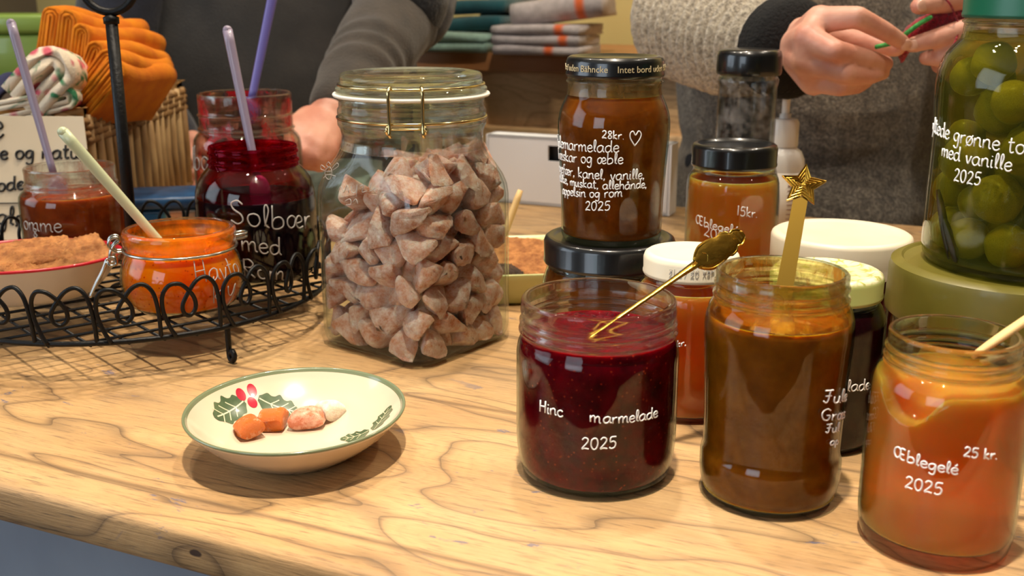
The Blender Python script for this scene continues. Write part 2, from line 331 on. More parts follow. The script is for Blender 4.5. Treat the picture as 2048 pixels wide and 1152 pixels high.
# ------------------------------------------------------------------ handwriting: single-stroke letters (x-height 6)
GL = {
'a': (7.2, ["6 5,4 6.2,1 5,0 2.6,1.2 .3,3.2 .2,5.2 2,6 5.6,5.8 1.4,7.2 .2"]),
'b': (6.6, ["0.6 11,.4 5,.4 .4,3 0,5.4 1.4,5.6 4,4 5.6,1.6 5,.5 3.4"]),
'c': (5.4, ["5 4.8,3.4 6,1 5,.1 2.6,1.4 .3,3.6 0,5.2 1.2"]),
'd': (7.2, ["5.6 5,3.4 6,.8 4.8,.2 2,1.6 .2,3.8 .6,5.6 3,6 11,5.8 2,7 .2"]),
'e': (5.6, ["0.4 3,4.6 3.6,4.6 5.2,2.8 6.1,.6 4.6,.3 2,1.8 .1,4 .2,5.4 1.4"]),
'f': (5.0, ["5 10,3.6 11,2.2 9.4,2 4,1.6 -3", "0 5.6,4.4 5.8"]),
'g': (6.6, ["5.6 5.2,3.4 6.1,.8 4.8,.4 2.2,2 .6,4.2 1.6,5.6 5.4,5.4 0,4.6 -3.4,2.4 -4,.6 -2.8"]),
'h': (6.6, ["0.6 11,.3 0", ".4 3,2.4 5.8,4.6 5.6,5.2 3.4,5.4 0"]),
'i': (2.4, ["0.8 5.8,.6 1,1.8 .1", ".9 8.4,1.1 8.7"]),
'k': (5.8, ["0.5 11,.4 0", "4.6 6,.6 2.8,5 0"]),
'l': (3.0, ["0.6 .8,2.6 8,1.8 11,.8 9,.9 2,2.6 .2"]),
'm': (9.6, ["0.4 5.8,.4 0", ".5 3.4,2.4 5.9,4 5,4.2 0", "4.3 3.4,6.4 5.9,8 5,8.2 1,9.4 .2"]),
'n': (6.6, ["0.4 5.8,.4 0", ".5 3.4,2.6 5.9,4.8 5.2,5 1,6.4 .2"]),
'o': (6.2, ["3 6,.8 5,.2 2.6,1.6 .2,4 .2,5.6 2.6,5 5.2,3 6"]),
'p': (6.4, ["0.6 5.8,.5 0,.3 -4", ".5 4,2.6 6,5 5,5.4 2.6,4 .4,1.6 .4,.5 1.6"]),
'r': (4.8, ["0.5 5.8,.5 0", ".6 3,2 5.2,4.4 5.8"]),
's': (5.0, ["4.4 5.2,2.6 6,.8 4.8,2.4 3.2,4.4 1.8,3 .2,.4 .6"]),
't': (4.6, ["1.8 10,1.6 2,2.6 .2,4.2 .8", "0 6.6,4.2 6.9"]),
'u': (6.8, ["0.4 5.8,.4 2,1.8 .1,4 1,5.2 5.8,5.2 1.2,6.6 .2"]),
'v': (5.6, ["0.2 5.8,2.4 .2,5.2 6"]),
'y': (6.0, ["0.4 5.8,1 2.4,3 1.6,5 5.8,4 0,2.2 -4"]),
'æ': (9.8, ["4.8 5,2.8 6.1,.6 4.6,.4 1.8,2 .2,4 1.4,5 4.8,5 2.6,8.6 3.4,8.4 5.4,6.6 6,5.2 4,5.4 1.4,7 .1,9.4 1"]),
'ø': (6.2, ["3 6,.8 5,.2 2.6,1.6 .2,4 .2,5.6 2.6,5 5.2,3 6", "5.6 7,0 -1"]),
'å': (7.2, ["6 5,4 6.2,1 5,0 2.6,1.2 .3,3.2 .2,5.2 2,6 5.6,5.8 1.4,7.2 .2", "3.4 7.4,2.8 8.4,3.8 9,4.4 8,3.4 7.4"]),
'é': (5.6, ["0.4 3,4.6 3.6,4.6 5.2,2.8 6.1,.6 4.6,.3 2,1.8 .1,4 .2,5.4 1.4", "2.6 7.6,4.6 9.4"]),
'H': (8.0, ["0.8 11,.4 0", "6.8 11,6.4 0", ".6 5.4,6.6 6"]),
'S': (7.0, ["6 9.6,3.6 11,.8 9.4,1.6 6.8,5 4.8,5.8 2,3.4 0,.2 1.2"]),
'J': (7.0, ["1 10.6,6.6 11,4.6 10.6,3.6 3,2.2 .2,.4 1.6", "1.6 6,5.6 6.4"]),
'G': (7.6, ["6.6 9.6,4 11,1 8.6,.3 4.4,2 .6,5 .4,6.6 4.6,4 4.8"]),
'R': (7.4, ["0.8 11,.5 0", ".4 10.4,3.6 11.2,6 9,4.6 6.4,.8 5.6,6.6 0"]),
'Æ': (12.0, ["6.2 9,3.8 10.4,1 8.4,.4 4,2.4 .6,5 1.4,6.4 5,6.2 9.6,6.4 2,8 .2,10.4 .4", "6.4 5,9.6 5.2", "6.2 9.6,8 10.6,10.6 10"]),
'0': (6.6, ["3 10,.8 8,.4 3.4,2.2 .1,4.6 1,5.8 5,5 9,3 10"]),
'1': (3.6, ["1.4 10,1.8 10,1.6 0"]), '2': (6.6, ["0.6 8.2,2.6 10,5 9,4.8 6,.4 .4,2.6 .8,6 .2"]),
'5': (6.6, ["5.8 10,1.6 9.8,1 5.8,3.6 6.2,5.4 4,4.4 .8,1.8 0,.2 1"]),
'8': (6.4, ["5 9,2.8 10,.9 8.2,3 5.4,5.2 2.4,3.2 .1,.8 1.8,3 5.4,5 7.6,5 9"]),
'7': (6, ["0.4 9.8,5.6 10,2.4 0"]), 'X': (6, ["0.4 10,5.6 0", "5.6 10,.4 0"]), 'P': (6, ["0.6 0,.6 10,4.6 9.4,4.8 6.4,.8 5"]),
'.': (2.4, ["0.6 .2,1.1 .4"]), ',': (2.4, ["1 .8,.4 -1.6"]), ' ': (4.0, []),
'♡': (9.0, ["4.2 0,.8 5,.6 8.6,2.6 10,4.4 7.4,6.6 10.4,8.6 8.6,7.8 5,4.2 0"]),
}
def strokes(text, k=4):
    out, x = [], 0
    for ch in text:
        w, ss = GL[ch]
        for s in ss:
            pts = [tuple(float(q) for q in p.split()) for p in s.split(',')]
            j = random.uniform(-.25, .25)
            pts = [(x+px, py+j) for px, py in pts]
            out.append(spline(pts, k) if len(pts) > 2 else pts)
        x += w+.9
    return out, x
class Jar:
    """where a round jar stands and how wide it is at a height"""
    def __init__(s, X, Y, z0, prof): s.X, s.Y, s.z0 = X, Y, z0; s.p = prof
    def r(s, z):
        best = 0
        for (r1, z1), (r2, z2) in zip(s.p, s.p[1:]):
            if min(z1, z2)-1e-9 <= z <= max(z1, z2)+1e-9 and abs(z2-z1) > 1e-9: best = max(best, r1+(r2-r1)*(z-z1)/(z2-z1))
        return best
    def hit(s, px, py):
        d = ray(px, py); R = s.r(.05) or .03; z = .05
        for _ in range(8):
            a = d.x**2+d.y**2; b = -2*(d.x*s.X+d.y*s.Y); c = s.X**2+s.Y**2-R*R; D = b*b-4*a*c
            t = (-b-math.sqrt(max(D, 0)))/(2*a); z = H+d.z*t-s.z0; R = s.r(z) or R
        return math.atan2(d.y*t-s.Y, d.x*t-s.X), z
    def write(s, parent, text, p0, p1, mat, aspect=1.0, rad=.00042, name='handwriting'):
        th0, z0 = s.hit(*p0); th1, z1 = s.hit(*p1)
        if th1 < th0: th1 += 2*math.pi
        st, w = strokes(text); k = (th1-th0)/w; mb = MB()
        for line in st:
            pts = []
            for x, y in line:
                th = th0+k*x; z = z0+(z1-z0)*x/w+y*k*s.r(z0)*aspect; r = s.r(z)+rad*.35
                pts.append((r*math.cos(th), r*math.sin(th), z))
            mb.tube(pts, rad, 6)
        return mb.build(name, mat, parent)
def lid_prof(R, h, z, lip=.0015, dish=.0012):
    """screw lid, closed solid from the underside up"""
    return [(0, z+h-.003), (R-.003, z+h-.003), (R-.0016, z), (R-.0006, z-.0003), (R, z+.0008), (R, z+.002), (R-.0004, z+.003), (R-.0002, z+h-.004), (R-.0012, z+h-.0012), (R-.003, z+h), (R-.005, z+h+.0001), (R-.0075, z+h-dish), (R-.011, z+h-dish*1.3), (0, z+h-dish*1.3)]
def jar_glass(outer, wall, floor, rim_z, seg=64):
    """outer profile (bottom centre to rim) plus an inner wall: one closed glass mesh"""
    o = outer; inner = []
    for r, z in reversed(o):
        if z > floor+.0005 and r > .006:
            w = wall if z < rim_z else max(wall, .0022)
            inner.append((max(r-w, .001), z))
    inner = inner[1:]
    inner += [(inner[-1][0]*.985, floor+.0004), (inner[-1][0]*.9, floor), (0, floor)]
    mb = MB().lathe(o+inner, seg); b_ = [(mb.v[f[0]][2]+mb.v[f[2]][2])/2 for f in mb.f]
    mb.mi = [1 if z > rim_z else 0 for z in b_]; return mb
def fill_mb(outer, wall, floor, top, seg=64, gap=.0004, meniscus=.001, topfn=None, lump=0):
    pr = [(0, floor+gap)]
    body = sorted([(r, z) for r, z in outer if floor+gap < z < top and r > .01], key=lambda q: q[1])
    jr = np.interp(floor+gap, [b[1] for b in body], [b[0] for b in body])-wall-gap
    pr += [(jr*.9, floor+gap), (jr, floor+gap+.0008)]
    zs = np.linspace(floor+gap+.002, top, 26); bz = [b[1] for b in outer]; 
    J = Jar(0, 0, 0, outer)
    for z in zs: pr.append((J.r(z)-wall-gap, z))
    rt = pr[-1][0]
    for f in (.985, .96, .9, .8, .65, .5, .35, .18, .05): pr.append((rt*f, top-meniscus*(1 if f < .97 else .5)))
    pr.append((0, top-meniscus)); mb = MB().lathe(pr, seg); nf = len(mb.f); mb.mi = [1 if k//seg >= 2+len(zs) else 0 for k in range(nf)]
    if topfn or lump:
        vs = []
        for x, y, z in mb.v:
            if z > top-.004 and math.hypot(x, y) < rt*.97 and lump:
                z += lump*(math.sin(x*310+1)*math.cos(y*270)+.6*math.sin(x*620+y*540))
            if topfn: z = min(z, topfn(x, y))
            vs.append((x, y, z))
        mb.v = vs
    return mb
#==SETTING==
# ------------------------------------------------------------------ the room
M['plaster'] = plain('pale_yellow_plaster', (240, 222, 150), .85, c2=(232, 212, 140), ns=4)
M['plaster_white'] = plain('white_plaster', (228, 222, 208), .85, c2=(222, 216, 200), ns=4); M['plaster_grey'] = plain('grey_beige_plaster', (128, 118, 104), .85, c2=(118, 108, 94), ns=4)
M['floor'] = wood_mat('floor_boards', [(120, 88, 56), (134, 100, 66), (146, 112, 76)], (80, 54, 32))
M['frame_paint'] = plain('white_window_paint', (232, 232, 228), .4)
def wallbox(name, u0, u1, v0, v1, z0, z1, mat):
    mb = MB(); c = [(u0, v0), (u1, v0), (u1, v1), (u0, v1)]
    vs = [room(u, v, z) for z in (z0, z1) for u, v in c]
    mb.add(vs, [(0,3,2,1),(4,5,6,7),(0,1,5,4),(1,2,6,5),(2,3,7,6),(3,0,4,7)]); return struct(mb.build(name, mat, smooth=False))
ZF, ZC = -.9, 1.75
wallbox('floor', -2.6, 3.1, -2.6, 2.5, ZF-.1, ZF, M['floor'])
wallbox('ceiling', -2.6, 3.1, -2.6, 2.5, ZC, ZC+.1, M['plaster_white'])
wallbox('wall_back', -2.6, 3.1, 2.32, 2.5, ZF, ZC, M['plaster'])
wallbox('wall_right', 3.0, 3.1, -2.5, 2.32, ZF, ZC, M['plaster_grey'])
def wall_with_window(name, wn, axis, at0, at1, a0, a1, w0, w1, s0, s1):
    mb = MB()
    def bx(p0, p1, z0, z1):
        if axis == 'u': c = [(at0, p0), (at1, p0), (at1, p1), (at0, p1)]
        else: c = [(p0, at0), (p1, at0), (p1, at1), (p0, at1)]
        mb.add([room(u, v, z) for z in (z0, z1) for u, v in c], [(0,3,2,1),(4,5,6,7),(0,1,5,4),(1,2,6,5),(2,3,7,6),(3,0,4,7)])
    bx(a0, w0, ZF, ZC); bx(w1, a1, ZF, ZC); bx(w0, w1, ZF, s0); bx(w0, w1, s1, ZC)
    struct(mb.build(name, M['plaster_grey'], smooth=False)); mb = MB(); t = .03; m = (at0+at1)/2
    a_, b_ = at0, at1
    at0, at1 = m-.02, m+.02
    bx(w0, w0+t*2, s0, s1); bx(w1-t*2, w1, s0, s1); bx(w0, w1, s0, s0+t*2); bx(w0, w1, s1-t*2, s1); bx((w0+w1)/2-t, (w0+w1)/2+t, s0, s1)
    w = struct(mb.build(wn, M['frame_paint'], smooth=False)); mb = MB(); at0, at1 = m-.003, m+.003
    bx(w0, w1, s0, s1); mb.build('window_pane', M['glass'], w, smooth=False)
wall_with_window('wall_left', 'window_1', 'u', -2.6, -2.5, -2.5, 2.32, -1.3, .2, .1, 1.4)
wall_with_window('wall_front', 'window_2', 'v', -2.6, -2.5, -2.6, 3.0, -1.55, -.25, .1, 1.4)
# ceiling spot lamps: each a lamp thing with its own light
M['lamp_metal'] = plain('white_lamp_metal', (225, 224, 220), .4)
tl = NT('lamp_glow'); em = tl.n('ShaderNodeEmission'); em.inputs[0].default_value = (1, .82, .58, 1); em.inputs[1].default_value = 9
M['glow'] = tl.done(em.outputs[0])
SNAME = ['over the wire stand', 'over the near counter edge', 'over the tomato jar side', 'over the white storage box', 'over the orange napkins', 'behind the knitting person']
for i, (x, y) in enumerate(SPOTS):
    e = empty('ceiling_spot', (x, y, ZC), 'white round ceiling spot lamp ' + SNAME[i], 'lamp', 'ceiling spot lamps')
    MB().lathe([(0, 0), (.05, 0), (.05, -.09), (.044, -.09), (.044, -.05), (0, -.05)], 32).build('housing', M['lamp_metal'], e, sharp=40)
    MB().lathe([(0, -.052), (.04, -.052), (.04, -.056), (0, -.058)], 32).build('bulb', M['glow'], e, sharp=40)
    area_light('spot_light', (x, y, ZC-.095), (x, y, 0), .06, .06, SPOW[i], WARM, 'DISK', 150 if i != 1 else 64)
# ------------------------------------------------------------------ counter
V0 = .391
M['oak'] = wood_mat('worn_oak', [(172, 132, 86), (192, 152, 101), (208, 172, 121)], (70, 50, 34), grain=(2.2, 26, 60), lines=8, specks=(66, 78, 112), edge_line=[V0+.030, V0+.215, V0+.43, V0+.66], knot=((-.354, V0, -.012), .004))
M['panel'] = plain('blue_grey_paint', (150, 162, 176), .6, c2=(138, 150, 166), ns=12)
ct = empty('counter', (0, 0, 0), 'long worn oak sales counter with a rounded front edge', 'counter', rz=A0)
def rbox(x0, x1, y0, y1, z0, z1, r):
    mb = MB(); sec = []
    for cy, cz, a0 in ((y0+r, z1-r, 180), (y0+r, z0+r, 270)) : pass
    for (cy, cz, a) in ((y0+r, z0+r, 180), (y1-r, z0+r, 270), (y1-r, z1-r, 0), (y0+r, z1-r, 90)):
        for k in range(6):
            q = math.radians(a+90*k/5); sec.append((cy+r*math.cos(q), cz+r*math.sin(q)))
    n = len(sec); vs = [(x, y, z) for x in (x0, x1) for y, z in sec]
    fs = [(i, (i+1) % n, n+(i+1) % n, n+i) for i in range(n)]+[tuple(range(n)), tuple(range(n, 2*n))]
    return mb.add(vs, fs)
rbox(-1.7, 1.3, V0, V0+.95, -.026, 0, .006).build('worktop', M['oak'], ct, sharp=50)
MB().box((-.2, V0+.48, -.463), (2.9, .84, .87)).build('base_cabinet', M['panel'], ct, smooth=False)
#==DRESSER==
M['pine'] = wood_mat('waxed_pine', [(212, 170, 118), (222, 182, 130), (230, 194, 144)], (160, 116, 74), knot=((.17, .012, -.03), .014), rough=.5)
M['pine_top'] = plain('waxed_pine_top', (186, 132, 84), .4, c2=(170, 112, 66), ns=9, stretch=(.3, 3, 3))
dr = empty('dresser', room(-.5, 1.79, 0) + Vector((0, 0, 0)), 'waxed pine chest of drawers with a thick top behind the counter', 'dresser', rz=A0)
dr.location = EX*-.77 + EY*1.85
DZ = .157
MB().box((.36, .2, DZ-.016), (1.24, .40, .032)).build('top', M['pine_top'], dr, smooth=False)
MB().box((.36, .205, (ZF+DZ-.032)/2), (1.18, .35, DZ-.032-ZF)).build('carcass', M['pine'], dr, smooth=False)
for zc in (-.08, -.31, -.54, -.76):
    for xc in (.06, .66):
        d = bevel(MB().box((xc, .024, zc), (.56, .024, .2)).build('drawer', M['pine'], dr), .004)
        MB().lathe([(0, 0), (.008, 0), (.008, .012), (.016, .02), (.014, .03), (0, .032)], 20).build('knob', M['pine_top'], d)
        k = d.children[0]; k.rotation_euler = (math.pi/2, 0, 0); k.location = (xc, .012, zc)
def slab(w, d, h, r=.4, seed=0, sag=0):
    """a soft folded cloth: rounded front fold and layered back"""
    mb = MB(); sec = []; n = 10
    for k in range(n+1):
        a = -math.pi/2-math.pi*k/n; sec.append((-d/2+h/2+h/2*math.cos(a), h/2+h/2*math.sin(a)))
    sec += [(d/2, h), (d/2-.004, h*.72), (d/2-.001, h*.5), (d/2-.005, h*.3), (d/2, 0)]
    m = len(sec); xs = np.linspace(-w/2, w/2, 12); vs = []
    for x in xs:
        e = 1-.06*(abs(x)/(w/2))**6
        for y, z in sec: vs.append((x+.003*math.sin(y*60+seed), y*(1-.03*(abs(x)/(w/2))**8), max(z*e, 0)+.0015*math.sin(x*35+y*30+seed)*(z > .002)))
    fs = [(i*m+j, i*m+(j+1) % m, (i+1)*m+(j+1) % m, (i+1)*m+j) for i in range(len(xs)-1) for j in range(m)]
    fs += [tuple(range(m)), tuple(range((len(xs)-1)*m, len(xs)*m))]
    return mb.add(vs, fs)
def towel_mat(name, c, stripe=None, sx=.03):
    t = NT(name); co = t.coords(); col = t.ramp(t.noise(co, 90, 3), [(.3, lin(c)), (.7, lin([q*.88 for q in c]))])
    if stripe:
        sp = t.n('ShaderNodeSeparateXYZ'); t.l(co, sp.inputs[0]); d = t.math('ABSOLUTE', t.math('SUBTRACT', sp.outputs[0], sx))
        col = t.mix(t.ramp(d, [(.007, (1, 1, 1)), (.009, (0, 0, 0))]), col, lin(stripe))
    return t.done(t.bsdf(col, .95, normal=t.bump(t.noise(co, 700, 2), .001), sheen=.3))
def place_towel(px, py, w, d, h, name, label, mat, rx=0, ry=0, rz=0, group='folded towels on the dresser', z=None):
    o = slab(w, d, h, seed=px).build(name, mat); tag(o, label, 'towel', group)
    zz = DZ if z is None else z; p = G(px, py, zz) if zz < H-.05 else P(px, py, 2.0)
    o.location = (p.x, p.y+d*.45, zz); o.rotation_euler = (rx, ry, A0+rz); return o
def towel_at(px, Y, z, w, d, h, label, mat, ry=0, rz=0):
    o = slab(w, d, h, seed=px).build('towel', mat); tag(o, label, 'towel', 'folded towels on the dresser')
    dep = Y*math.cos(T)+(H-z)*math.sin(T); o.location = ((px-1024)/F*dep, Y, z); o.rotation_euler = (0, ry, A0+rz); return o
GT = [towel_mat('grey_terry_striped', (196, 188, 190), (222, 104, 52), .045), towel_mat('grey_terry_striped_low', (194, 187, 190), (222, 104, 52), .055), towel_mat('grey_terry_striped_end', (200, 192, 194), (222, 104, 52), .03)]
towel_at(1092, 2.02, DZ, .165, .13, .017, 'light grey towel with an orange stripe, bottom of its stack', GT[2])
towel_at(1094, 2.02, DZ+.017, .168, .13, .018, 'light grey orange striped towel second from the bottom of its stack', GT[1])
towel_at(1096, 2.02, DZ+.035, .168, .13, .018, 'light grey orange striped towel below the tilted top one', GT[0])
towel_at(1132, 2.04, DZ+.057, .17, .13, .045, 'thick light grey orange striped towel lying tilted on top of the stack', GT[0], ry=-.13, rz=.1)
mint = towel_mat('mint_terry', (160, 196, 182)); teal = towel_mat('teal_terry', (14, 82, 92)); dgreen = towel_mat('dark_green_terry', (18, 52, 46))
towel_at(918, 2.12, DZ, .17, .12, .018, 'pale mint towel at the bottom of the teal pile', mint)
towel_at(915, 2.12, DZ+.018, .165, .12, .018, 'pale mint towel under the teal towel', mint)
towel_at(950, 2.14, DZ+.037, .16, .12, .026, 'teal towel folded on the mint towels', teal, ry=-.05)
towel_at(965, 2.16, DZ+.068, .14, .12, .026, 'teal towel on top of the other teal towel', teal, ry=-.05)
towel_at(1016, 2.26, DZ, .08, .12, .098, 'dark green towel standing folded between teal and grey towels', dgreen)
#==BACK OF COUNTER==
# white crate on the back of the counter
M['white_plastic'] = plain('white_plastic', (240, 243, 248), .45)
wb = empty('storage_box', (0, 0, 0), 'slim white plastic box with a dark handle slot at the back of the counter', 'box', rz=A0)
pr_ = G(1335, 432, .001); pl_ = G(985, 398, .001); wb.location = pr_
mb = MB(); L = .245; hh = .088; dd = .03; t_ = .004
# front wall with a real slot
sx0, sx1, sz0, sz1 = -L+.085, -L+.125, .058, .078
for x0, x1, z0, z1 in ((-L, 0, 0, sz0), (-L, 0, sz1, hh), (-L, sx0, sz0, sz1), (sx1, 0, sz0, sz1)):
    mb.box(((x0+x1)/2, t_/2, (z0+z1)/2), (x1-x0, t_, z1-z0))
mb.box((-L/2, dd, hh/2), (L, t_, hh)); mb.box((-L, dd/2, hh/2), (t_, dd, hh)); mb.box((0, dd/2, hh/2), (t_, dd, hh)); mb.box((-L/2, dd/2, .002), (L, dd, .004)); mb.box((-L/2, dd/2, hh-.002), (L, dd, .004))
mb.build('body', M['white_plastic'], wb, smooth=False)
MB().box((-L/2, dd*.6, hh*.5), (L-.012, .004, hh-.02)).build('slot_shade', plain('dark_slot_shade', (52, 46, 42), .8), wb, smooth=False)  # added dark sheet stands in for the shaded inside behind the slot
# basket
M['cane'] = plain('pale_cane', (196, 162, 112), .6, c2=(150, 112, 66), ns=40, bump=.0008, bs=200, stretch=(1, 1, .3))
M['cane_dark'] = plain('woven_cane', (150, 112, 66), .7, c2=(110, 78, 44), ns=60, bump=.001, bs=220)
M['basket_rim'] = plain('light_wood_rim', (206, 158, 96), .5, c2=(184, 134, 74), ns=8, stretch=(2, .3, 2))
BX0, BX1, BY0, BY1, BH = -.78, -.432, 1.09, 1.43, .15
bk = empty('basket', (0, 0, 0), 'cane basket with upright rods and a flat wooden rim holding orange napkins', 'basket')
mb = MB()
for (x0, x1, y0, y1) in ((BX0, BX1, BY0, BY0+.03), (BX0, BX1, BY1-.03, BY1), (BX0, BX0+.03, BY0, BY1), (BX1-.03, BX1, BY0, BY1)):
    mb.box(((x0+x1)/2, (y0+y1)/2, BH), (x1-x0, y1-y0, .012))
bevel(mb.build('rim', M['basket_rim'], bk), .003)
mb = MB()
def ring_pts(z, off, n=44):
    pts = []
    per = [(BX1, BY0), (BX1, BY1), (BX0, BY1), (BX0, BY0)]
    for i in range(4):
        a, b = per[i], per[(i+1) % 4]
        for k in range(n):
            q = k/n; x, y = a[0]+(b[0]-a[0])*q, a[1]+(b[1]-a[1])*q
            cx, cy = (BX0+BX1)/2, (BY0+BY1)/2; w = off*(1 if k % 2 else -1)
            if i % 2 == 0: x += w
            else: y += w
            pts.append((x, y, z))
    return pts
for j, z in enumerate((.006, .013, .02, .122, .129, .136, .142)): mb.tube(ring_pts(z, .004*(1 if j % 2 else -1)), .0038, 6, closed=True)
mb.build('woven_band', M['cane_dark'], bk)
for i in range(4):
    a, b = [((BX1, BY0), (BX1, BY1)), ((BX0, BY0), (BX1, BY0)), ((BX0, BY1), (BX1, BY1)), ((BX0, BY0), (BX0, BY1))][i]
    for k in range(15 if i < 2 else 8):
        q = (k+.5)/(15 if i < 2 else 8); x, y = a[0]+(b[0]-a[0])*q, a[1]+(b[1]-a[1])*q
        if i == 0: MB().tube([(x, y, .0), (x+.002*math.sin(k), y, .07), (x, y, .148)], .0052, 8).build('rod', M['cane'], bk)
        else: MB().tube([(x, y, .0), (x, y, .148)], .0052, 6).build('rod', M['cane'], bk)
MB().box(((BX0+BX1)/2, (BY0+BY1)/2, .004), (BX1-BX0, BY1-BY0, .008)).build('bottom', M['cane_dark'], bk, smooth=False)
MB().box(((BX0+BX1)/2, (BY0+BY1)/2, .14), (BX1-BX0-.02, BY1-BY0-.02, .006)).build('lining', plain('dark_lining', (60, 46, 34), .9), bk, smooth=False)
def napkin(w, h, L, seed=0, layers=3):
    """a napkin folded in nested layers: rounded fold on top, layers seen at the end, running along +x"""
    mb = MB(); xs = np.linspace(0, L, 11); t_ = w/2/(layers+.35)
    for k in range(layers):
        R0 = w/2-k*t_*1.08; R1 = R0-t_*.92; top = h-k*t_*1.05; ro, ri = [], []
        for rr, lst in ((R0, ro), (max(R1, .0004), ri)):
            lst.append((-rr, .0)); lst.append((-rr*.97, h*.45))
            for j in range(9): a = math.pi-math.pi*j/8; lst.append((rr*math.cos(a), top-R0+rr*math.sin(a)))
            lst.append((rr*.97, h*.45)); lst.append((rr, .0))
        sec = ro+list(reversed(ri)); m = len(sec); vs = []
        for x in xs:
            q = x/L; s_ = 1+.08*math.sin(q*4+seed)
            for y, z in sec: vs.append((x+.0012*math.sin(z*90+k+seed), y*s_*(1+.12*q)+.0025*math.sin(z*45+seed+q*2), z*(1-.05*q)+.003*math.sin(6*q+seed)))
        mb.add(vs, [(i*m+j, i*m+(j+1) % m, (i+1)*m+(j+1) % m, (i+1)*m+j) for i in range(10) for j in range(m)]+[tuple(range(m)), tuple(range(10*m, 11*m))])
    return mb
def orient(o, pb, zax, xax):
    zax = zax.normalized(); xax = (xax-zax*xax.dot(zax)).normalized(); yax = zax.cross(xax)
    mt = Matrix((xax, yax, zax)).transposed().to_4x4(); mt.translation = pb; o.matrix_world = mt; return o
NP = [  # bottom point px, fold px, end direction
    ((88, 216), (98, 28), 'upright orange napkin at the far end of the basket row'),
    ((112, 220), (136, 40), 'orange napkin second from the green tin'),
    ((134, 222), (168, 62), 'orange napkin in the middle of the leaning row'),
    ((148, 224), (198, 94), 'orange napkin leaning on the middle one'),
    ((154, 227), (216, 116), 'orange napkin just above the lowest napkin'),
    ((158, 230), (224, 136), 'lowest orange napkin lying tilted on the basket rim')]
ENDS = [(235, -6), (290, 18), (322, 44), (334, 82), (338, 110), (346, 134)]
for i, (b, f, lab) in enumerate(NP):
    Yn = 1.16-.012*i
    pb, pf = P(b[0], b[1], Yn), P(f[0], f[1], Yn); pe = P(ENDS[i][0], ENDS[i][1], Yn+.13)
    up = pf-pb; h = up.length+.008; zax = up.normalized(); xax = (pe-pf); L = xax.length; xax = (xax-zax*xax.dot(zax)).normalized(); yax = zax.cross(xax)
    o = napkin(.023, h, L, seed=i*1.7).build('napkin', M['orange_cloth']); tag(o, lab, 'napkin', 'orange napkins in the basket')
    mt = Matrix((xax, yax, zax)).transposed().to_4x4(); mt.translation = pb; o.matrix_world = mt
# floral cloth
t = NT('floral_cotton'); co = t.coords(); vo = t.n('ShaderNodeTexVoronoi'); vo.inputs['Scale'].default_value = 48; t.l(co, vo.inputs['Vector'])
pk = t.ramp(vo.outputs['Distance'], [(.26, (1, 1, 1)), (.38, (0, 0, 0))]); col = t.mix(pk, lin((236, 218, 190)), lin((214, 96, 110)))
gn = t.ramp(t.noise(co, 38, 2, .5, 1.2), [(.53, (0, 0, 0)), (.62, (1, 1, 1))]); col = t.mix(gn, col, lin((56, 128, 84)))
M['floral'] = t.done(t.bsdf(col, .9, normal=t.bump(t.noise(co, 500, 2), .0006)))
def fold_cloth(p0, p1, p2, w, label, seed):
    """a loosely folded cloth: a wavy sheet folded over itself"""
    mb = MB(); n, m = 26, 14; vs = []; p0, p1, p2 = Vector(p0), Vector(p1), Vector(p2)
    for layer in (0, 1):
        for i in range(n):
            q = i/(n-1); c = p0*(1-q)**2+p1*2*q*(1-q)+p2*q*q
            for j in range(m):
                s = j/(m-1)-.5; vs.append((c.x+s*w*.35, c.y+s*w, c.z+.008*math.sin(q*7+s*5+seed)+.014*math.cos(s*math.pi)*(1-.4*q)-layer*.006))
    for L in (0, 1):
        for i in range(n-1):
            for j in range(m-1): a = L*n*m+i*m+j; mb_f = (a, a+1, a+m+1, a+m); mb.f.append(mb_f); mb.mi.append(0)
    N = n*m
    for i in range(n-1):
        for j in (0, m-1): a = i*m+j; mb.f.append((a, a+m, a+m+N, a+N)); mb.mi.append(0)
    for j in range(m-1):
        for i in (0, n-1): a = i*m+j; mb.f.append((a, a+1, a+1+N, a+N)); mb.mi.append(0)
    mb.v = [tuple(v) for v in vs]; o = mb.build('cloth', M['floral']); return tag(o, label, 'cloth')
for (pb, pf, w, h_, sd, lab) in (((38, 214), (126, 108), .046, 0, 1, 'cream floral cloth folded in a thick loop above the handwritten card'), ((-20, 226), (160, 196), .026, 0, 4, 'cream and green floral cloth lying flat along the card top')):
    b0, f0 = P(*pb, 1.085), P(*pf, 1.085); o = napkin(w, (f0-b0).length, .085, sd, 2).build('cloth', M['floral']); tag(o, lab, 'cloth'); orient(o, b0, f0-b0, Vector((.15, 1, 0)))
# lime tin and navy cloth, far left
lt = empty('tin', P(40, 158, 1.5), 'lime green tin box standing behind the floral cloth', 'tin', rz=.1)
bevel(MB().box((-.03, .06, .03), (.16, .12, .06)).build('body', plain('lime_enamel', (122, 150, 62), .35, coat=.3), lt), .006)
bevel(MB().box((-.03, .06, .073), (.166, .126, .026)).build('lid', plain('lime_enamel_lid', (130, 158, 70), .35, coat=.3), lt), .006)
pst = P(40, 158, 1.5)
st = empty('crate', (pst.x-.05, 1.53, 0), 'plain dark wooden crate under the lime green tin', 'crate')
mb = MB()
for k in range(4): mb.box((0, -.09, pst.z*(k+.5)/4), (.24, .012, pst.z/4-.006)); mb.box((0, .1, pst.z*(k+.5)/4), (.24, .012, pst.z/4-.006))
mb.box((-.115, 0, pst.z/2), (.012, .19, pst.z-.004)); mb.box((.115, 0, pst.z/2), (.012, .19, pst.z-.004)); mb.box((0, 0, pst.z-.006), (.25, .21, .01))
mb.build('crate_body', plain('dark_crate_wood', (70, 52, 40), .7), st, smooth=False)
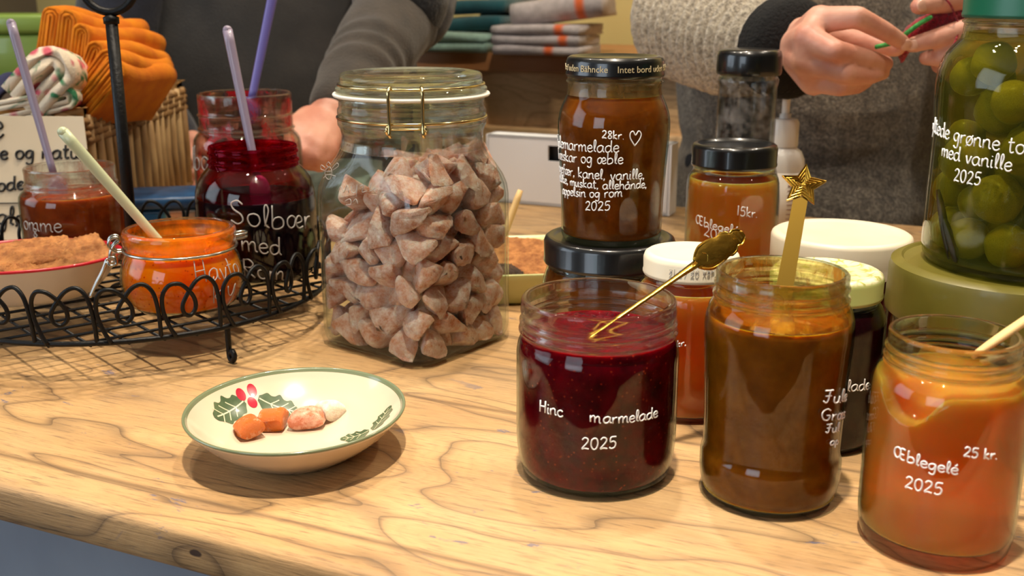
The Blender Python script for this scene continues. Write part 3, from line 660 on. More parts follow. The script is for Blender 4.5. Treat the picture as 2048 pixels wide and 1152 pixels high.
nv = fold_cloth(P(-70, 190, 1.22), P(-20, 150, 1.24), P(44, 196, 1.26), .08, 'navy blue cloth hanging beside the lime green tin', 2); nv.data.materials.clear(); nv.data.materials.append(plain('navy_cotton', (44, 48, 84), .9))
# handwritten card
cd = empty('sign_card', (0, 0, 0), 'cream paper card with black handwriting leaning on the basket', 'card')
cY = 1.055
tl_, tr_, br_, bl_ = P(-60, 232, cY+.015), P(166, 233, cY+.015), P(196, 480, cY-.02), P(-40, 480, cY-.02)
n_ = Vector((0, .0012, 0)); MB().add([tl_, tr_, br_, bl_, tl_+n_, tr_+n_, br_+n_, bl_+n_], [(0,1,2,3),(7,6,5,4),(0,4,5,1),(1,5,6,2),(2,6,7,3),(3,7,4,0)]).build('sheet', M['card'], cd, smooth=False)
def write_card(text, x0, y0, x1, y1, r=.0011):
    st_, w = strokes(text); mb = MB()
    for line in st_:
        pts = []
        for x, y in line:
            px = x0+(x1-x0)*x/w; py = y0+(y1-y0)*x/w-y*(x1-x0)/w
            q = (py-232)/248; p = P(px, py, cY+.015-.035*q); p.y -= .0007; pts.append(p)
        mb.tube(pts, r, 6)
    mb.build('handwriting', M['black_ink'], cd)
write_card('e', -22, 276, 14, 275); write_card('re og natur', -14, 318, 178, 316); write_card('ode', -4, 382, 52, 378); write_card('glø', -6, 450, 56, 450)
mb = MB(); mb.tube([P(-40, 407, cY-.0105), P(60, 406, cY-.0105), P(186, 405, cY-.0105)], .0006, 6); mb.build('ruled_line', M['black_ink'], cd)
# small patterned tin behind the stand and pale green cloth under the clerk's hand
t = NT('patterned_tin'); co = t.coords(); M['tinpat'] = t.done(t.bsdf(t.ramp(t.noise(co, 26, 3, .6, .8), [(.42, lin((24, 70, 110))), (.5, lin((70, 110, 110))), (.6, lin((190, 130, 90)))]), .35))
tb = empty('tin', G(352, 425, 0), 'flat blue patterned tin behind the wire stand', 'tin', rz=.2); tb.location = (-.375, 1.16, 0)
bevel(MB().box((0, 0, .022), (.1, .07, .044)).build('body', M['tinpat'], tb), .005); bevel(MB().box((0, 0, .051), (.104, .074, .014)).build('lid', plain('blue_tin_lid', (40, 84, 128), .35, c2=(24, 58, 96), ns=50), tb), .005)
gb = slab(.17, .16, .06, seed=3).build('cloth', towel_mat('grey_green_cloth', (132, 150, 138))); tag(gb, 'thick grey green folded cloth under the clerk\'s hand', 'cloth'); gb.location = (-.255, 1.30, 0)
#==JARS==
# ------------------------------------------------------------------ jars
TH = math.pi*2
def thread(r, z, amp=.0009):   # a glass screw thread bead
    return [(r, z-.0014), (r+amp, z-.0006), (r+amp, z+.0004), (r, z+.0012)]
def rim(r, z, w=.0024): return [(r, z-.002), (r-.0002, z-.0008), (r-w*.35, z), (r-w*.7, z)]
# --- raspberry marmalade, open
red_o = [(0, .0012), (.034, .0012), (.036, 0), (.0385, .0004), (.0425, .0045), (.0448, .011), (.0458, .02), (.0460, .03), (.0460, .068), (.0459, .074), (.0452, .0785), (.0440, .0815), (.0434, .0832)] + thread(.0434, .0865, .0014) + [(.0432, .0892)] + thread(.0432, .0915, .0012) + [(.0430, .0935), (.0436, .0962), (.0439, .0975), (.0436, .099)] + rim(.0434, .1045)
jr = Jar(.0485, .578, 0, red_o)
J1 = empty('jam_jar', (jr.X, jr.Y, 0), 'open glass jar of dark red raspberry marmalade with a gold spoon standing in it', 'jar')
jar_glass(red_o, .0011, .004, .081, 72).build('glass', [M['glass'], M['neck']], J1)
M['raspberry'] = jam_mat('raspberry_jam', (112, 1, 16), (56, 0, 9), .010, (150, 40, 24), sss=.8, rad=(1, .08, .1))
fill_mb(red_o, .0011, .004, .0842, 72, lump=.0008).build('jam', [M['raspberry'], top_mat(M['raspberry'])], J1)
jr.write(J1, 'Hinc', (1080, 822), (1128, 834), M['marker']); jr.write(J1, 'm', (1180, 843), (1204, 847), M['marker']); jr.write(J1, 'armelade', (1207, 846), (1316, 833), M['marker']); jr.write(J1, '2025', (1163, 898), (1236, 895), M['marker'])
# --- orange brown marmalade with the star spreader
st_o = [(0, .0012), (.028, .0012), (.030, 0), (.0325, .0004), (.0355, .004), (.0375, .010), (.0382, .016), (.0382, .0235), (.0378, .0262), (.0369, .028), (.0368, .031), (.0372, .05), (.0382, .075), (.0391, .092), (.0392, .098), (.0386, .1035), (.0372, .108), (.0356, .1108), (.0347, .1122)] + thread(.0344, .1145, .0013) + [(.0342, .1165), (.0342, .1185)] + thread(.0342, .1205, .0011) + rim(.0346, .1278)
js = Jar(.1425, .548, 0, st_o)
J2 = empty('jam_jar', (js.X, js.Y, 0), 'tall open jar of brown orange marmalade holding a gold star topped spreader', 'jar')
jar_glass(st_o, .0011, .004, .11, 72).build('glass', [M['glass'], M['neck']], J2)
M['caramel'] = jam_mat('orange_brown_jam', (140, 76, 12), (112, 56, 8), .010, sss=.8, rad=(1, .45, .1))
fill_mb(st_o, .0011, .004, .1035, 72, lump=.0007).build('jam', [M['caramel'], top_mat(M['caramel'])], J2)
M['res_orange'] = residue_mat('orange_smears', (196, 124, 24), .42, .62, 70, .85, film=(250, 232, 170))
MB().lathe([(.0378, .1045), (.0366, .1082), (.0348, .1108), (.0322, .1135), (.0320, .12), (.0319, .1272)], 64).build('smears', M['res_orange'], J2)
js.write(J2, 'Jule', (1645, 806), (1692, 800), M['marker'], .62); js.write(J2, 'Græs', (1642, 840), (1688, 834), M['marker'], .62); js.write(J2, 'Jul', (1650, 866), (1678, 862), M['marker'], .62); js.write(J2, 'ap', (1660, 890), (1676, 888), M['marker'], .62)
# --- apple jelly at the front right
ap_o = [(0, .0045), (.026, .004), (.030, .0012), (.0325, 0), (.0345, .0008), (.0362, .004), (.0372, .010), (.0377, .016), (.0377, .076), (.0376, .082), (.0366, .0875), (.0345, .0916), (.0322, .0938), (.0312, .0948)] + thread(.0309, .0968, .0014) + [(.0307, .0992)] + thread(.0307, .1015, .0013) + [(.0305, .1035)] + rim(.0309, .1105)
ja = Jar(.2148, .4955, 0, ap_o)
J3 = empty('jam_jar', (ja.X, ja.Y, 0), 'open jar of clear amber apple jelly with a wooden stick, closest to the counter edge', 'jar')
jar_glass(ap_o, .0011, .0085, .094, 72).build('glass', [M['glass'], M['neck']], J3)
M['apple_jelly'] = jelly_mat('amber_jelly', (255, 172, 68), (252, 142, 42), .40, .24, density=5)
sc_t, _z = ja.hit(1805, 810); scx, scy = .034*math.cos(sc_t), .034*math.sin(sc_t)
def scoop(x, y):
    d = math.hypot((x-scx)/.0145, (y-scy)/.0145); return .0885 - .0165*math.exp(-d**4)+.0012*math.sin(x*260)*math.cos(y*230)
fill_mb(ap_o, .0011, .0085, .0892, 72, topfn=scoop).build('jelly', [M['apple_jelly'], M['apple_jelly']], J3)
ja.write(J3, 'Æblegelé', (1788, 912), (1918, 950), M['marker'], .95); ja.write(J3, '2025', (1810, 974), (1888, 990), M['marker']); ja.write(J3, '25 kr.', (1927, 912), (1996, 918), M['marker'])
# --- dark jar with the pale green patterned lid
gl_o = [(0, .001), (.029, .001), (.031, 0), (.0345, .003), (.0365, .009), (.037, .015), (.037, .074), (.0362, .081), (.034, .0865), (.0322, .089), (.0316, .091), (.0316, .104), (.031, .106), (.0295, .1065)]
jg = Jar(.190, .628, 0, gl_o)
J4 = empty('jam_jar', (jg.X, jg.Y, 0), 'jar of near black red jam under a pale green lid with a leafy pattern', 'jar')
jar_glass(gl_o, .0011, .004, .089, 64).build('glass', [M['glass'], M['neck']], J4)
M['dark_jam'] = jam_mat('blackberry_jam', (46, 4, 14), (26, 2, 8), .006, sss=.5, rad=(1, .1, .12))
fill_mb(gl_o, .0011, .004, .088, 64).build('jam', [M['dark_jam'], top_mat(M['dark_jam'])], J4)
t = NT('leafy_lid'); co = t.coords(); vo = t.n('ShaderNodeTexVoronoi', feature='F1'); vo.inputs['Scale'].default_value = 95; vo.inputs['Randomness'].default_value = .35; t.l(co, vo.inputs['Vector'])
v2 = t.n('ShaderNodeTexVoronoi', feature='DISTANCE_TO_EDGE'); v2.inputs['Scale'].default_value = 170; t.l(co, v2.inputs['Vector'])
pk = t.math('MULTIPLY', t.ramp(vo.outputs['Distance'], [(.25, (1, 1, 1)), (.6, (0, 0, 0))]), t.ramp(v2.outputs['Distance'], [(.06, (1, 1, 1)), (.14, (.2, .2, .2))]))
sp = t.n('ShaderNodeSeparateXYZ'); t.l(co, sp.inputs[0])
topm = t.ramp(t.math('MULTIPLY', sp.outputs[2], 5), [(.5265, (0, 0, 0)), (.5285, (1, 1, 1))])
pat = t.mix(pk, lin((236, 228, 192)), lin((170, 172, 84)))
M['lid_leafy'] = t.done(t.bsdf(t.mix(topm, lin((176, 184, 112)), pat), .35, coat=.3))
MB().lathe(lid_prof(.0338, .0150, .0925), 64).build('lid', M['lid_leafy'], J4, sharp=40)
jg.write(J4, 'lade', (1694, 783), (1740, 777), M['marker'])
# --- honey coloured jelly with the white lid
wh_o = [(0, .001), (.029, .001), (.031, 0), (.0345, .003), (.036, .009), (.0362, .02), (.0362, .074), (.0352, .081), (.0325, .0868), (.0302, .0895), (.0296, .092), (.0296, .1), (.0285, .105), (.027, .1055)]
jw = Jar(.1165, .677, 0, wh_o)
J5 = empty('jam_jar', (jw.X, jw.Y, 0), 'dark amber jelly jar with a white date-printed lid behind the raspberry jar', 'jar')
jar_glass(wh_o, .0011, .004, .09, 64).build('glass', [M['glass'], M['neck']], J5)
M['dark_jelly'] = jelly_mat('dark_amber_jelly', (250, 140, 54), (238, 112, 36), .22, .20, density=7)
fill_mb(wh_o, .0011, .004, .085, 64).build('jelly', [M['dark_jelly'], M['dark_jelly']], J5)
MB().lathe(lid_prof(.0313, .0142, .0928, dish=.0009), 64).build('lid', M['lid_white'], J5, sharp=40)
M['grey_ink'] = plain('grey_ink', (168, 166, 164), .6)
Jar(jw.X, jw.Y, 0, [(.0314, .09), (.0314, .108)]).write(J5, '21 07 20 X8P', (1338, 549), (1430, 549), M['grey_ink'], .9, .00017, 'printed_date')
jw.write(J5, 'kr,', (1354, 694), (1374, 690), M['marker'])
# --- stack: wide jar below, pumpkin marmalade above
lo_o = [(0, .001), (.040, .001), (.042, 0), (.046, .003), (.0483, .01), (.049, .02), (.049, .058), (.0482, .066), (.0462, .072), (.0452, .075), (.0452, .088), (.044, .091), (.042, .0915)]
jl = Jar(.0712, .766, 0, lo_o)
J6 = empty('jam_jar', (jl.X, jl.Y, 0), 'wide brown jam jar with glossy black lid, lower of the two-jar stack', 'jar')
jar_glass(lo_o, .0011, .004, .075, 64).build('glass', [M['glass'], M['neck']], J6)
M['brown_jam'] = jam_mat('amber_brown_jam', (142, 70, 14), (104, 44, 8), .012, sss=.8, rad=(1, .4, .1))
fill_mb(lo_o, .0011, .004, .074, 64).build('jam', [M['brown_jam'], top_mat(M['brown_jam'])], J6)
MB().lathe(lid_prof(.0482, .0188, .0787, dish=.0014), 72).build('lid', M['lid_black'], J6, sharp=40)
ZT = .0787+.0188-.0017
mm_o = [(0, .001), (.031, .001), (.033, 0), (.0352, .001), (.0362, .004), (.0364, .012), (.0368, .03), (.0382, .055), (.0394, .072), (.0398, .08), (.0396, .086), (.0386, .0915), (.0366, .0970), (.0348, .1008), (.0337, .1035), (.0332, .107), (.0332, .1115)] + thread(.0332, .113, .001) + [(.0330, .12), (.0322, .124), (.031, .1245)]
jm = Jar(.0722, .766, ZT, mm_o)
J7 = empty('jam_jar', (jm.X, jm.Y, ZT), 'tall jar of brown pumpkin marmalade covered in white handwriting, topmost of the stack', 'jar')
jar_glass(mm_o, .0011, .004, .104, 72).build('glass', [M['glass'], M['neck']], J7)
fill_mb(mm_o, .0011, .004, .1035, 72).build('jam', [M['brown_jam'], top_mat(M['brown_jam'])], J7)
MB().lathe([(.0333, .1035), (.0325, .1065), (.0324, .113)], 64).build('smears', residue_mat('brown_smears', (150, 110, 60), .3, .6, 60, .8, film=(235, 215, 180)), J7)
MB().lathe(lid_prof(.0346, .0135, .1165, dish=.0012), 72).build('lid', M['lid_black'], J7, sharp=40)
for tx, a, b in (('28kr.', (1204, 276), (1250, 279)), ('♡', (1258, 291), (1284, 292)), ('Julemarmelade', (1116, 292), (1240, 304)), ('Græskar og æble', (1115, 316), (1248, 327)), ('ingefær, kanel, vanille,', (1117, 341), (1290, 357)), ('nellike, muskat, allehånde,', (1116, 360), (1294, 375)), ('appelsin og rom', (1126, 388), (1246, 393)), ('2025', (1171, 421), (1223, 420))):
    jm.write(J7, tx, a, b, M['marker'], 1.1 if len(tx) > 6 else 1, .00042)
def printed_band(parent, text, R, z, size, mat, th0, name='printed_text', end=None):
    cu = bpy.data.curves.new('band', 'FONT'); cu.body = text; cu.size = size; cu.extrude = .00012; cu.resolution_u = 3
    o = bpy.data.objects.new('band', cu); SC.collection.objects.link(o); dg = bpy.context.evaluated_depsgraph_get(); dg.update()
    me = bpy.data.meshes.new_from_object(o.evaluated_get(dg)); bpy.data.objects.remove(o); bpy.data.curves.remove(cu)
    wd = max(v.co.x for v in me.vertices)
    if end is not None: th0 = end-wd/R
    for v in me.vertices:
        th = th0+v.co.x/R; r = R+.0001+v.co.z; zz = z+v.co.y; v.co = (r*math.cos(th), r*math.sin(th), zz)
    me.name = name; me.materials.clear(); me.materials.append(mat); o = bpy.data.objects.new(name, me); SC.collection.objects.link(o); o.parent = parent; return o
M['gold_ink'] = plain('pale_gold_ink', (206, 190, 150), .5)
LJ = [c for c in J7.children if c.name.startswith('lid')][0]
thc = math.atan2(-jm.Y, -jm.X)
printed_band(LJ, 'Intet bord uden Bähncke', .0346, .1206, .0062, M['gold_ink'], 0, end=thc-.14); printed_band(LJ, 'Intet bord uden Bähncke', .0346, .1206, .0062, M['gold_ink'], thc+.04)
# --- small apple jelly, black lid
sm_o = [(0, .001), (.032, .001), (.034, 0), (.0368, .002), (.0384, .008), (.0386, .014), (.0386, .108), (.0383, .114), (.0372, .1185), (.0352, .1215), (.0342, .1225), (.0338, .125), (.0338, .141), (.033, .1445), (.031, .145)]
jq = Jar(.1868, .90, 0, sm_o)
J8 = empty('jam_jar', (jq.X, jq.Y, 0), 'closed amber apple jelly jar with a black lid in front of the empty bottle', 'jar')
jar_glass(sm_o, .0011, .004, .1225, 64).build('glass', [M['glass'], M['neck']], J8)
M['mid_jelly'] = jelly_mat('orange_amber_jelly', (255, 158, 60), (252, 138, 44), .20, .18, density=4)
fill_mb(sm_o, .0011, .004, .118, 64).build('jelly', [M['mid_jelly'], M['mid_jelly']], J8)
MB().lathe(lid_prof(.0357, .0185, .128, dish=.0022), 64).build('lid', M['lid_black'], J8, sharp=40)
jq.write(J8, '15kr.', (1473, 430), (1516, 436), M['marker'], 1.1); jq.write(J8, 'Æblegelé', (1392, 446), (1478, 470), M['marker']); jq.write(J8, '2025', (1408, 470), (1466, 490), M['marker'])
# --- empty bottle with black cap
bo_o = [(0, .004), (.028, .003), (.031, 0), (.034, .002), (.0352, .008), (.0352, .08), (.034, .095), (.0295, .112), (.0272, .122), (.0268, .132), (.0266, .185), (.0275, .1885), (.0275, .1915), (.0255, .1945), (.0250, .2), (.0250, .212), (.024, .2135)]
B1 = empty('bottle', (.2165, 1.0, 0), 'empty steamy glass bottle with a round black cap in front of the knitted sleeve', 'bottle')
jar_glass(bo_o, .0014, .006, .19, 64).build('glass', [M['glass_dull'], M['neck']], B1)
MB().lathe([(0, .216), (.0255, .216), (.0262, .1955), (.0286, .1955), (.0293, .197), (.0295, .2), (.0292, .2125), (.028, .2165), (.025, .2182), (.02, .2186), (0, .2182)], 56).build('cap', M['lid_black'], B1, sharp=50)
# --- pump bottle
B2 = empty('pump_bottle', (.283, 1.12, 0), 'translucent white pump bottle with a printed label in front of the grey sweater', 'bottle')
M['pump'] = plain('frosted_white_plastic', (222, 218, 210), .35, sss=.3, rad=(1, 1, 1), sscale=.01, coat=.2)
MB().lathe([(0, .002), (.020, .0), (.0225, .003), (.0232, .01), (.0232, .092), (.0225, .1), (.019, .108), (.013, .1125), (.0125, .116), (0, .116)], 48).build('body', M['pump'], B2, sharp=60)
MB().lathe([(0, .113), (.0145, .113), (.0148, .115), (.0146, .138), (.0125, .1415), (.006, .142), (.0058, .1465), (0, .1465)], 40).build('collar', M['pump'], B2, sharp=50)
mb = MB(); mb.lathe([(0, .1465), (.004, .1465), (.0042, .168), (.0062, .1685), (.0066, .172), (.0055, .1755), (0, .1762)], 24); mb.tube(spline([(0, 0, .1715), (-.012, -.004, .1722), (-.022, -.008, .1705), (-.025, -.009, .1665)], 5), [.0034]*15+[.003], 10)
B2r = mb.build('pump_head', M['pump'], B2, sharp=60)
M['label_white'] = plain('label_paper', (226, 216, 200), .6)
la0, la1 = -2.2, -.5; mb = MB(); vs = []; nL = 20
for i in range(nL+1):
    a = la0+(la1-la0)*i/nL
    for r, z in ((.0234, .02), (.0234, .088), (.0232, .088), (.0232, .02)): vs.append((r*math.cos(a), r*math.sin(a), z))
mb.add(vs, [(i*4+k, i*4+(k+1) % 4, i*4+4+(k+1) % 4, i*4+4+k) for i in range(nL) for k in range(4)]); mb.build('label', M['label_white'], B2)
mb = MB()
for k in range(11):
    z = .03+.005*k; a0 = -1.5; a1 = -.75-(.25*random.random())
    mb.tube([(.0236*math.cos(a0+(a1-a0)*i/6), .0236*math.sin(a0+(a1-a0)*i/6), z) for i in range(7)], .0005 if k < 9 else .0009, 5)
mb.build('printed_lines', plain('brown_ink', (150, 110, 90), .6), B2)
# --- big jar with white plastic lid
bw_o = [(0, .001), (.044, .001), (.046, 0), (.049, .003), (.0505, .012), (.0505, .058), (.0490, .066), (.0480, .068), (.0480, .086), (.047, .0885), (.045, .089)]
jb = Jar(.2516, .802, 0, bw_o)
J9 = empty('jam_jar', (jb.X, jb.Y, 0), 'wide jar of dark red jam under a large ivory white plastic lid', 'jar')
jar_glass(bw_o, .0012, .004, .068, 64).build('glass', [M['glass'], M['neck']], J9)
fill_mb(bw_o, .0012, .004, .067, 64).build('jam', [M['raspberry'], top_mat(M['raspberry'])], J9)
MB().lathe([(0, .0895), (.0500, .0895), (.0508, .0655), (.0522, .0655), (.0524, .0675), (.0522, .069), (.0524, .0705), (.0522, .072), (.0524, .074), (.0524, .0885), (.0516, .0908), (.0495, .0922), (.046, .0924), (.044, .0912), (.042, .0908), (0, .0908)], 80).build('lid', M['lid_white'], J9, sharp=40)
# --- big jar with olive lid, tomato jar standing on it
ol_o = [(0, .001), (.062, .001), (.065, 0), (.071, .004), (.0735, .014), (.074, .03), (.0738, .066), (.0722, .074), (.0712, .076), (.0712, .096), (.070, .0985), (.068, .099)]
jo = Jar(.318, .66, 0, ol_o)
J10 = empty('jam_jar', (jo.X, jo.Y, 0), 'very wide jar of dark jam under an olive green lid, carrying the tomato jar', 'jar')
jar_glass(ol_o, .0014, .004, .076, 72).build('glass', [M['glass'], M['neck']], J10)
M['black_jam'] = jam_mat('dark_plum_jam', (44, 30, 12), (26, 18, 8), .006, sss=.4)
fill_mb(ol_o, .0014, .004, .074, 72).build('jam', [M['black_jam'], top_mat(M['black_jam'])], J10)
MB().lathe([(0, .0995), (.0725, .0995), (.0735, .0705), (.0752, .0705), (.0756, .074), (.0752, .0765), (.0752, .083), (.0748, .085), (.0748, .0975), (.0738, .1018), (.070, .1040), (.0675, .1042), (.066, .1028), (0, .1028)], 88).build('lid', M['lid_olive'], J10, sharp=40)
ZO = .1028
to_o = [(0, .003), (.055, .0025), (.058, 0), (.061, .001), (.0635, .005), (.0645, .012), (.0646, .03), (.0645, .085), (.0655, .1), (.0658, .112), (.0650, .12), (.0622, .1285), (.0575, .135), (.0540, .1385), (.0530, .142), (.0528, .146)] + thread(.0528, .149, .0012) + [(.0526, .157), (.0515, .159), (.050, .1595)]
jt = Jar(.3265, .66, ZO, to_o)
J11 = empty('pickle_jar', (jt.X, jt.Y, ZO), 'tall jar of pickled green tomatoes with white handwriting standing on the olive lid', 'jar')
jar_glass(to_o, .0016, .005, .138, 80).build('glass', [M['glass_olive'], M['neck']], J11)
M['brine'] = brine_mat('yellow_green_brine')
fill_mb(to_o, .0016, .005, .143, 72).build('brine', M['brine'], J11)
MB().lathe(lid_prof(.0548, .0140, .1515), 72).build('lid', M['lid_green'], J11, sharp=40)
jt.write(J11, 'yltede grønne to', (1866, 262), (2052, 310), M['marker'], 1.1, .0005); jt.write(J11, 'med vanille', (1884, 312), (2026, 343), M['marker'], 1.1, .0005); jt.write(J11, '2025', (1908, 362), (1964, 372), M['marker'], 1.1, .0005)
# tomatoes: settle balls inside the jar
def settle(n, rad, inside, z0, zspan, steps, grav, seed, spread):
    rg = np.random.default_rng(seed); p = np.c_[rg.uniform(-spread, spread, n), rg.uniform(-spread, spread, n), z0+rg.uniform(0, zspan, n)]
    r = rad(rg, n)
    for it in range(steps):
        p += np.array(grav)*(.0006 if it < steps*.8 else .0001)
        for _ in range(3):
            d = p[:, None]-p[None]; L = np.sqrt((d**2).sum(-1))+1e-9; ov = np.maximum(r[:, None]+r[None]-L, 0); np.fill_diagonal(ov, 0)
            p += (d/L[..., None]*ov[..., None]*.42).sum(1); p = inside(p, r)
    return p, r
def in_cyl(R, zf):
    def f(p, r):
        q = np.hypot(p[:, 0], p[:, 1]); k = np.where(q > R-r, (R-r)/np.maximum(q, 1e-9), 1); p[:, 0] *= k; p[:, 1] *= k; p[:, 2] = np.maximum(p[:, 2], zf+r); return p
    return f
tp, trad = settle(56, lambda g, n: g.uniform(.0118, .0158, n), in_cyl(.0615, .0065), .02, .25, 260, (0, 0, -1), 5, .04)
t = NT('pickled_green_tomato'); co = t.coords(); c_ = t.ramp(t.noise(co, 30, 3), [(.3, lin((138, 126, 48))), (.7, lin((172, 158, 90)))])
M['tomato'] = t.done(t.bsdf(c_, .3, spec=.15, sss=.3, rad=(1, .9, .3), sscale=.005))
tmb = MB(); sec = [(0, -.97)] + [(math.sin(a)*(1+.02*math.cos(a)), -math.cos(a)*.96) for a in np.linspace(.15, 2.85, 13)] + [(.12, .93), (.05, .88), (0, .88)]
tmb.lathe(sec, 24); tmb.v = [(x*(1+.035*math.cos(5*math.atan2(y, x))), y*(1+.035*math.cos(5*math.atan2(y, x))), z) for x, y, z in tmb.v]
tom0 = None
for i in range(len(tp)):
    if tp[i, 2]+trad[i] > .139: continue
    if tom0 is None: tom = tom0 = tmb.build('green_tomato', M['tomato'])
    else: tom = tom0.copy(); SC.collection.objects.link(tom)
    tag(tom, 'olive green pickled tomato inside the tall jar on the olive lid', 'tomato', 'pickled green tomatoes')
    tom.location = (jt.X+tp[i, 0], jt.Y+tp[i, 1], ZO+tp[i, 2]); s_ = trad[i]*.985; tom.scale = (s_,)*3; tom.rotation_euler = tuple(RNG.uniform(-2, 2, 3))
M['pod'] = plain('vanilla_pod', (52, 34, 20), .5, c2=(36, 24, 14), bump=.0006)
for i, (a, b, lab) in enumerate((((1866, 380), (1892, 520), 'dark brown vanilla pod upright against the left of the tomato jar'), ((1876, 430), (1912, 540), 'second dark vanilla pod lower down in the tomato jar'))):
    q = []
    for k in range(7):
        px, py = a[0]+(b[0]-a[0])*k/6, a[1]+(b[1]-a[1])*k/6; th, z = jt.hit(px, py); r = .0615; q.append((jt.X+r*math.cos(th), jt.Y+r*math.sin(th), ZO+max(z, .008)))
    tag(MB().tube(q, [.0012, .0022, .0026, .0028, .0026, .002, .001], 8).build('vanilla_pod', M['pod']), lab, 'vanilla pod', 'vanilla pods in the tomato jar')
#==CLIPJAR==
# ------------------------------------------------------------------ square clip-top jar with sweets
CJ = Vector((-.0755, .818, 0)); CR = math.radians(7.0)+math.pi/4
J12 = empty('sweets_jar', CJ, 'large square clip-top jar filled with powdered pink sweets', 'jar')
def sq_ring(a, rc, seg=96):
    out = []
    for k in range(seg):
        th = 2*math.pi*k/seg; c, s_ = math.cos(th), math.sin(th)
        # rounded square by ray casting
        m = max(abs(c), abs(s_)); R = a/m
        x, y = R*c, R*s_
        if abs(x) > a-rc and abs(y) > a-rc:
            qx, qy = math.copysign(a-rc, x), math.copysign(a-rc, y); B = c*qx+s_*qy; D = B*B-(qx*qx+qy*qy-rc*rc); R = B+math.sqrt(max(D, 0))
        out.append((R*c, R*s_))
    return out
def sq_loft(levels, seg=96):
    """levels: (z, half side or radius, corner radius, roundness 0..1, radius)"""
    vs = []; mb = MB(); cr, sr = math.cos(CR), math.sin(CR)
    for z, a, rc, k, R in levels:
        for i, (x, y) in enumerate(sq_ring(a, rc, seg)):
            th = 2*math.pi*i/seg; x2, y2 = x*(1-k)+R*math.cos(th)*k, y*(1-k)+R*math.sin(th)*k
            vs.append((cr*x2-sr*y2, sr*x2+cr*y2, z))
    n = len(levels); fs = [(i*seg+k, i*seg+(k+1) % seg, (i+1)*seg+(k+1) % seg, (i+1)*seg+k) for i in range(n-1) for k in range(seg)]
    fs += [tuple(reversed(range(seg))), tuple(range((n-1)*seg, n*seg))]
    return mb.add(vs, fs)
CA, CRC = .0575, .019
out = [(0, .046, .014, 0, .05), (.0006, .050, .016, 0, .05), (.003, .0545, .018, 0, .05), (.008, .0568, .019, 0, .05), (.014, CA, CRC, 0, .05), (.07, CA, CRC, 0, .05), (.118, CA, CRC, 0, .05), (.126, .0572, .02, .03, .058), (.134, .0565, .024, .12, .0585), (.142, .0555, .03, .35, .0575), (.149, .0545, .035, .7, .056), (.155, .054, .04, 1, .0548), (.160, .054, .04, 1, .0537), (.166, .054, .04, 1, .0535), (.170, .054, .04, 1, .0545), (.173, .054, .04, 1, .0562), (.176, .054, .04, 1, .0562), (.1775, .054, .04, 1, .0548), (.179, .054, .04, 1, .0548), (.181, .054, .04, 1, .0562), (.184, .054, .04, 1, .0560), (.186, .054, .04, 1, .0548), (.1905, .054, .04, 1, .0548), (.1925, .054, .04, 1, .0556), (.1935, .054, .04, 1, .0545)]
inn = []
for z, a, rc, k, R in reversed(out):
    if z > .0055: inn.append((z, a-.0019, max(rc-.0015, .008), k, min(R-.0022, .0526) if z > .15 else R-.002))
inn += [(.005, .053, .018, 0, .05), (.0042, .048, .016, 0, .05)]
mb = sq_loft(out+inn); mb.mi = [1 if sum(mb.v[q][2] for q in f)/len(f) > .153 else 0 for f in mb.f]; mb.build('glass', [M['glass_clip'], M['neck']], J12)
M['rubber'] = plain('pale_rubber', (226, 220, 206), .6, sss=.2, rad=(1, 1, 1))
MB().lathe([(.0500, .1938), (.0585, .1938), (.0592, .1949), (.0585, .196), (.0500, .196), (.0500, .1938)], 72).build('gasket', M['rubber'], J12)
ld = MB().lathe([(0, .1995), (.044, .1995), (.0455, .1965), (.0562, .1963), (.0572, .1978), (.0566, .2002), (.0545, .2012), (.0532, .2025), (.0532, .2045), (.0536, .2065), (.0532, .2092), (.0515, .2108), (.047, .2116), (.036, .2117), (.034, .2108), (.031, .2104), (.029, .2106), (0, .2106)], 80).build('lid', M['neck'], J12)
def ring_at(z, r, n=64, a0=0, a1=2*math.pi): return [(r*math.cos(a0+(a1-a0)*k/n), r*math.sin(a0+(a1-a0)*k/n), z) for k in range(n)]
MB().tube(ring_at(.1782, .0560), .0011, 8, closed=True).build('neck_wire', M['brass'], J12)
MB().tube(ring_at(.2022, .0545), .0011, 8, closed=True).build('lid_wire', M['brass'], J12)
front = math.atan2(-CJ.y, -CJ.x)
def cyl(th, r, z): return (r*math.cos(th), r*math.sin(th), z)
thL, _ = Jar(CJ.x, CJ.y, 0, [(.0585, .15), (.0585, .21)]).hit(779, 230); thR, _ = Jar(CJ.x, CJ.y, 0, [(.0585, .15), (.0585, .21)]).hit(845, 230)
clasp = None
for th in (thL, thR):
    q = spline([cyl(th, .053, .2028), cyl(th, .0562, .2040), cyl(th, .0600, .2015), cyl(th, .0606, .197), cyl(th, .0600, .187), cyl(th, .0598, .178), cyl(th, .0606, .1715), cyl(th+.012, .0592, .1695)], 5)
    MB().tube(q, .0013, 8).build('clasp_wire', M['brass'], J12)
    sgn = -1 if th == thL else 1
    q = [(lambda a: (cyl(th+sgn*.012*a/12.6+sgn*.02, .0592+.0024*math.cos(a), .1745+.0030*math.sin(a))))(a) for a in np.linspace(0, 12.6, 40)]
    MB().tube(q, .0009, 6).build('wire_coil', M['brass'], J12)
MB().tube([cyl(thL+(thR-thL)*k/10, .0592, .1752) for k in range(11)], .0008, 6).build('cross_wire', M['brass'], J12)
thB = front+math.pi; MB().tube(spline([cyl(thB-.25, .0575, .178), cyl(thB-.25, .066, .186), cyl(thB-.2, .066, .199), cyl(thB, .0625, .2035), cyl(thB+.2, .066, .199), cyl(thB+.25, .066, .186), cyl(thB+.25, .0575, .178)], 6), .0012, 8).build('hinge_wire', M['brass'], J12)
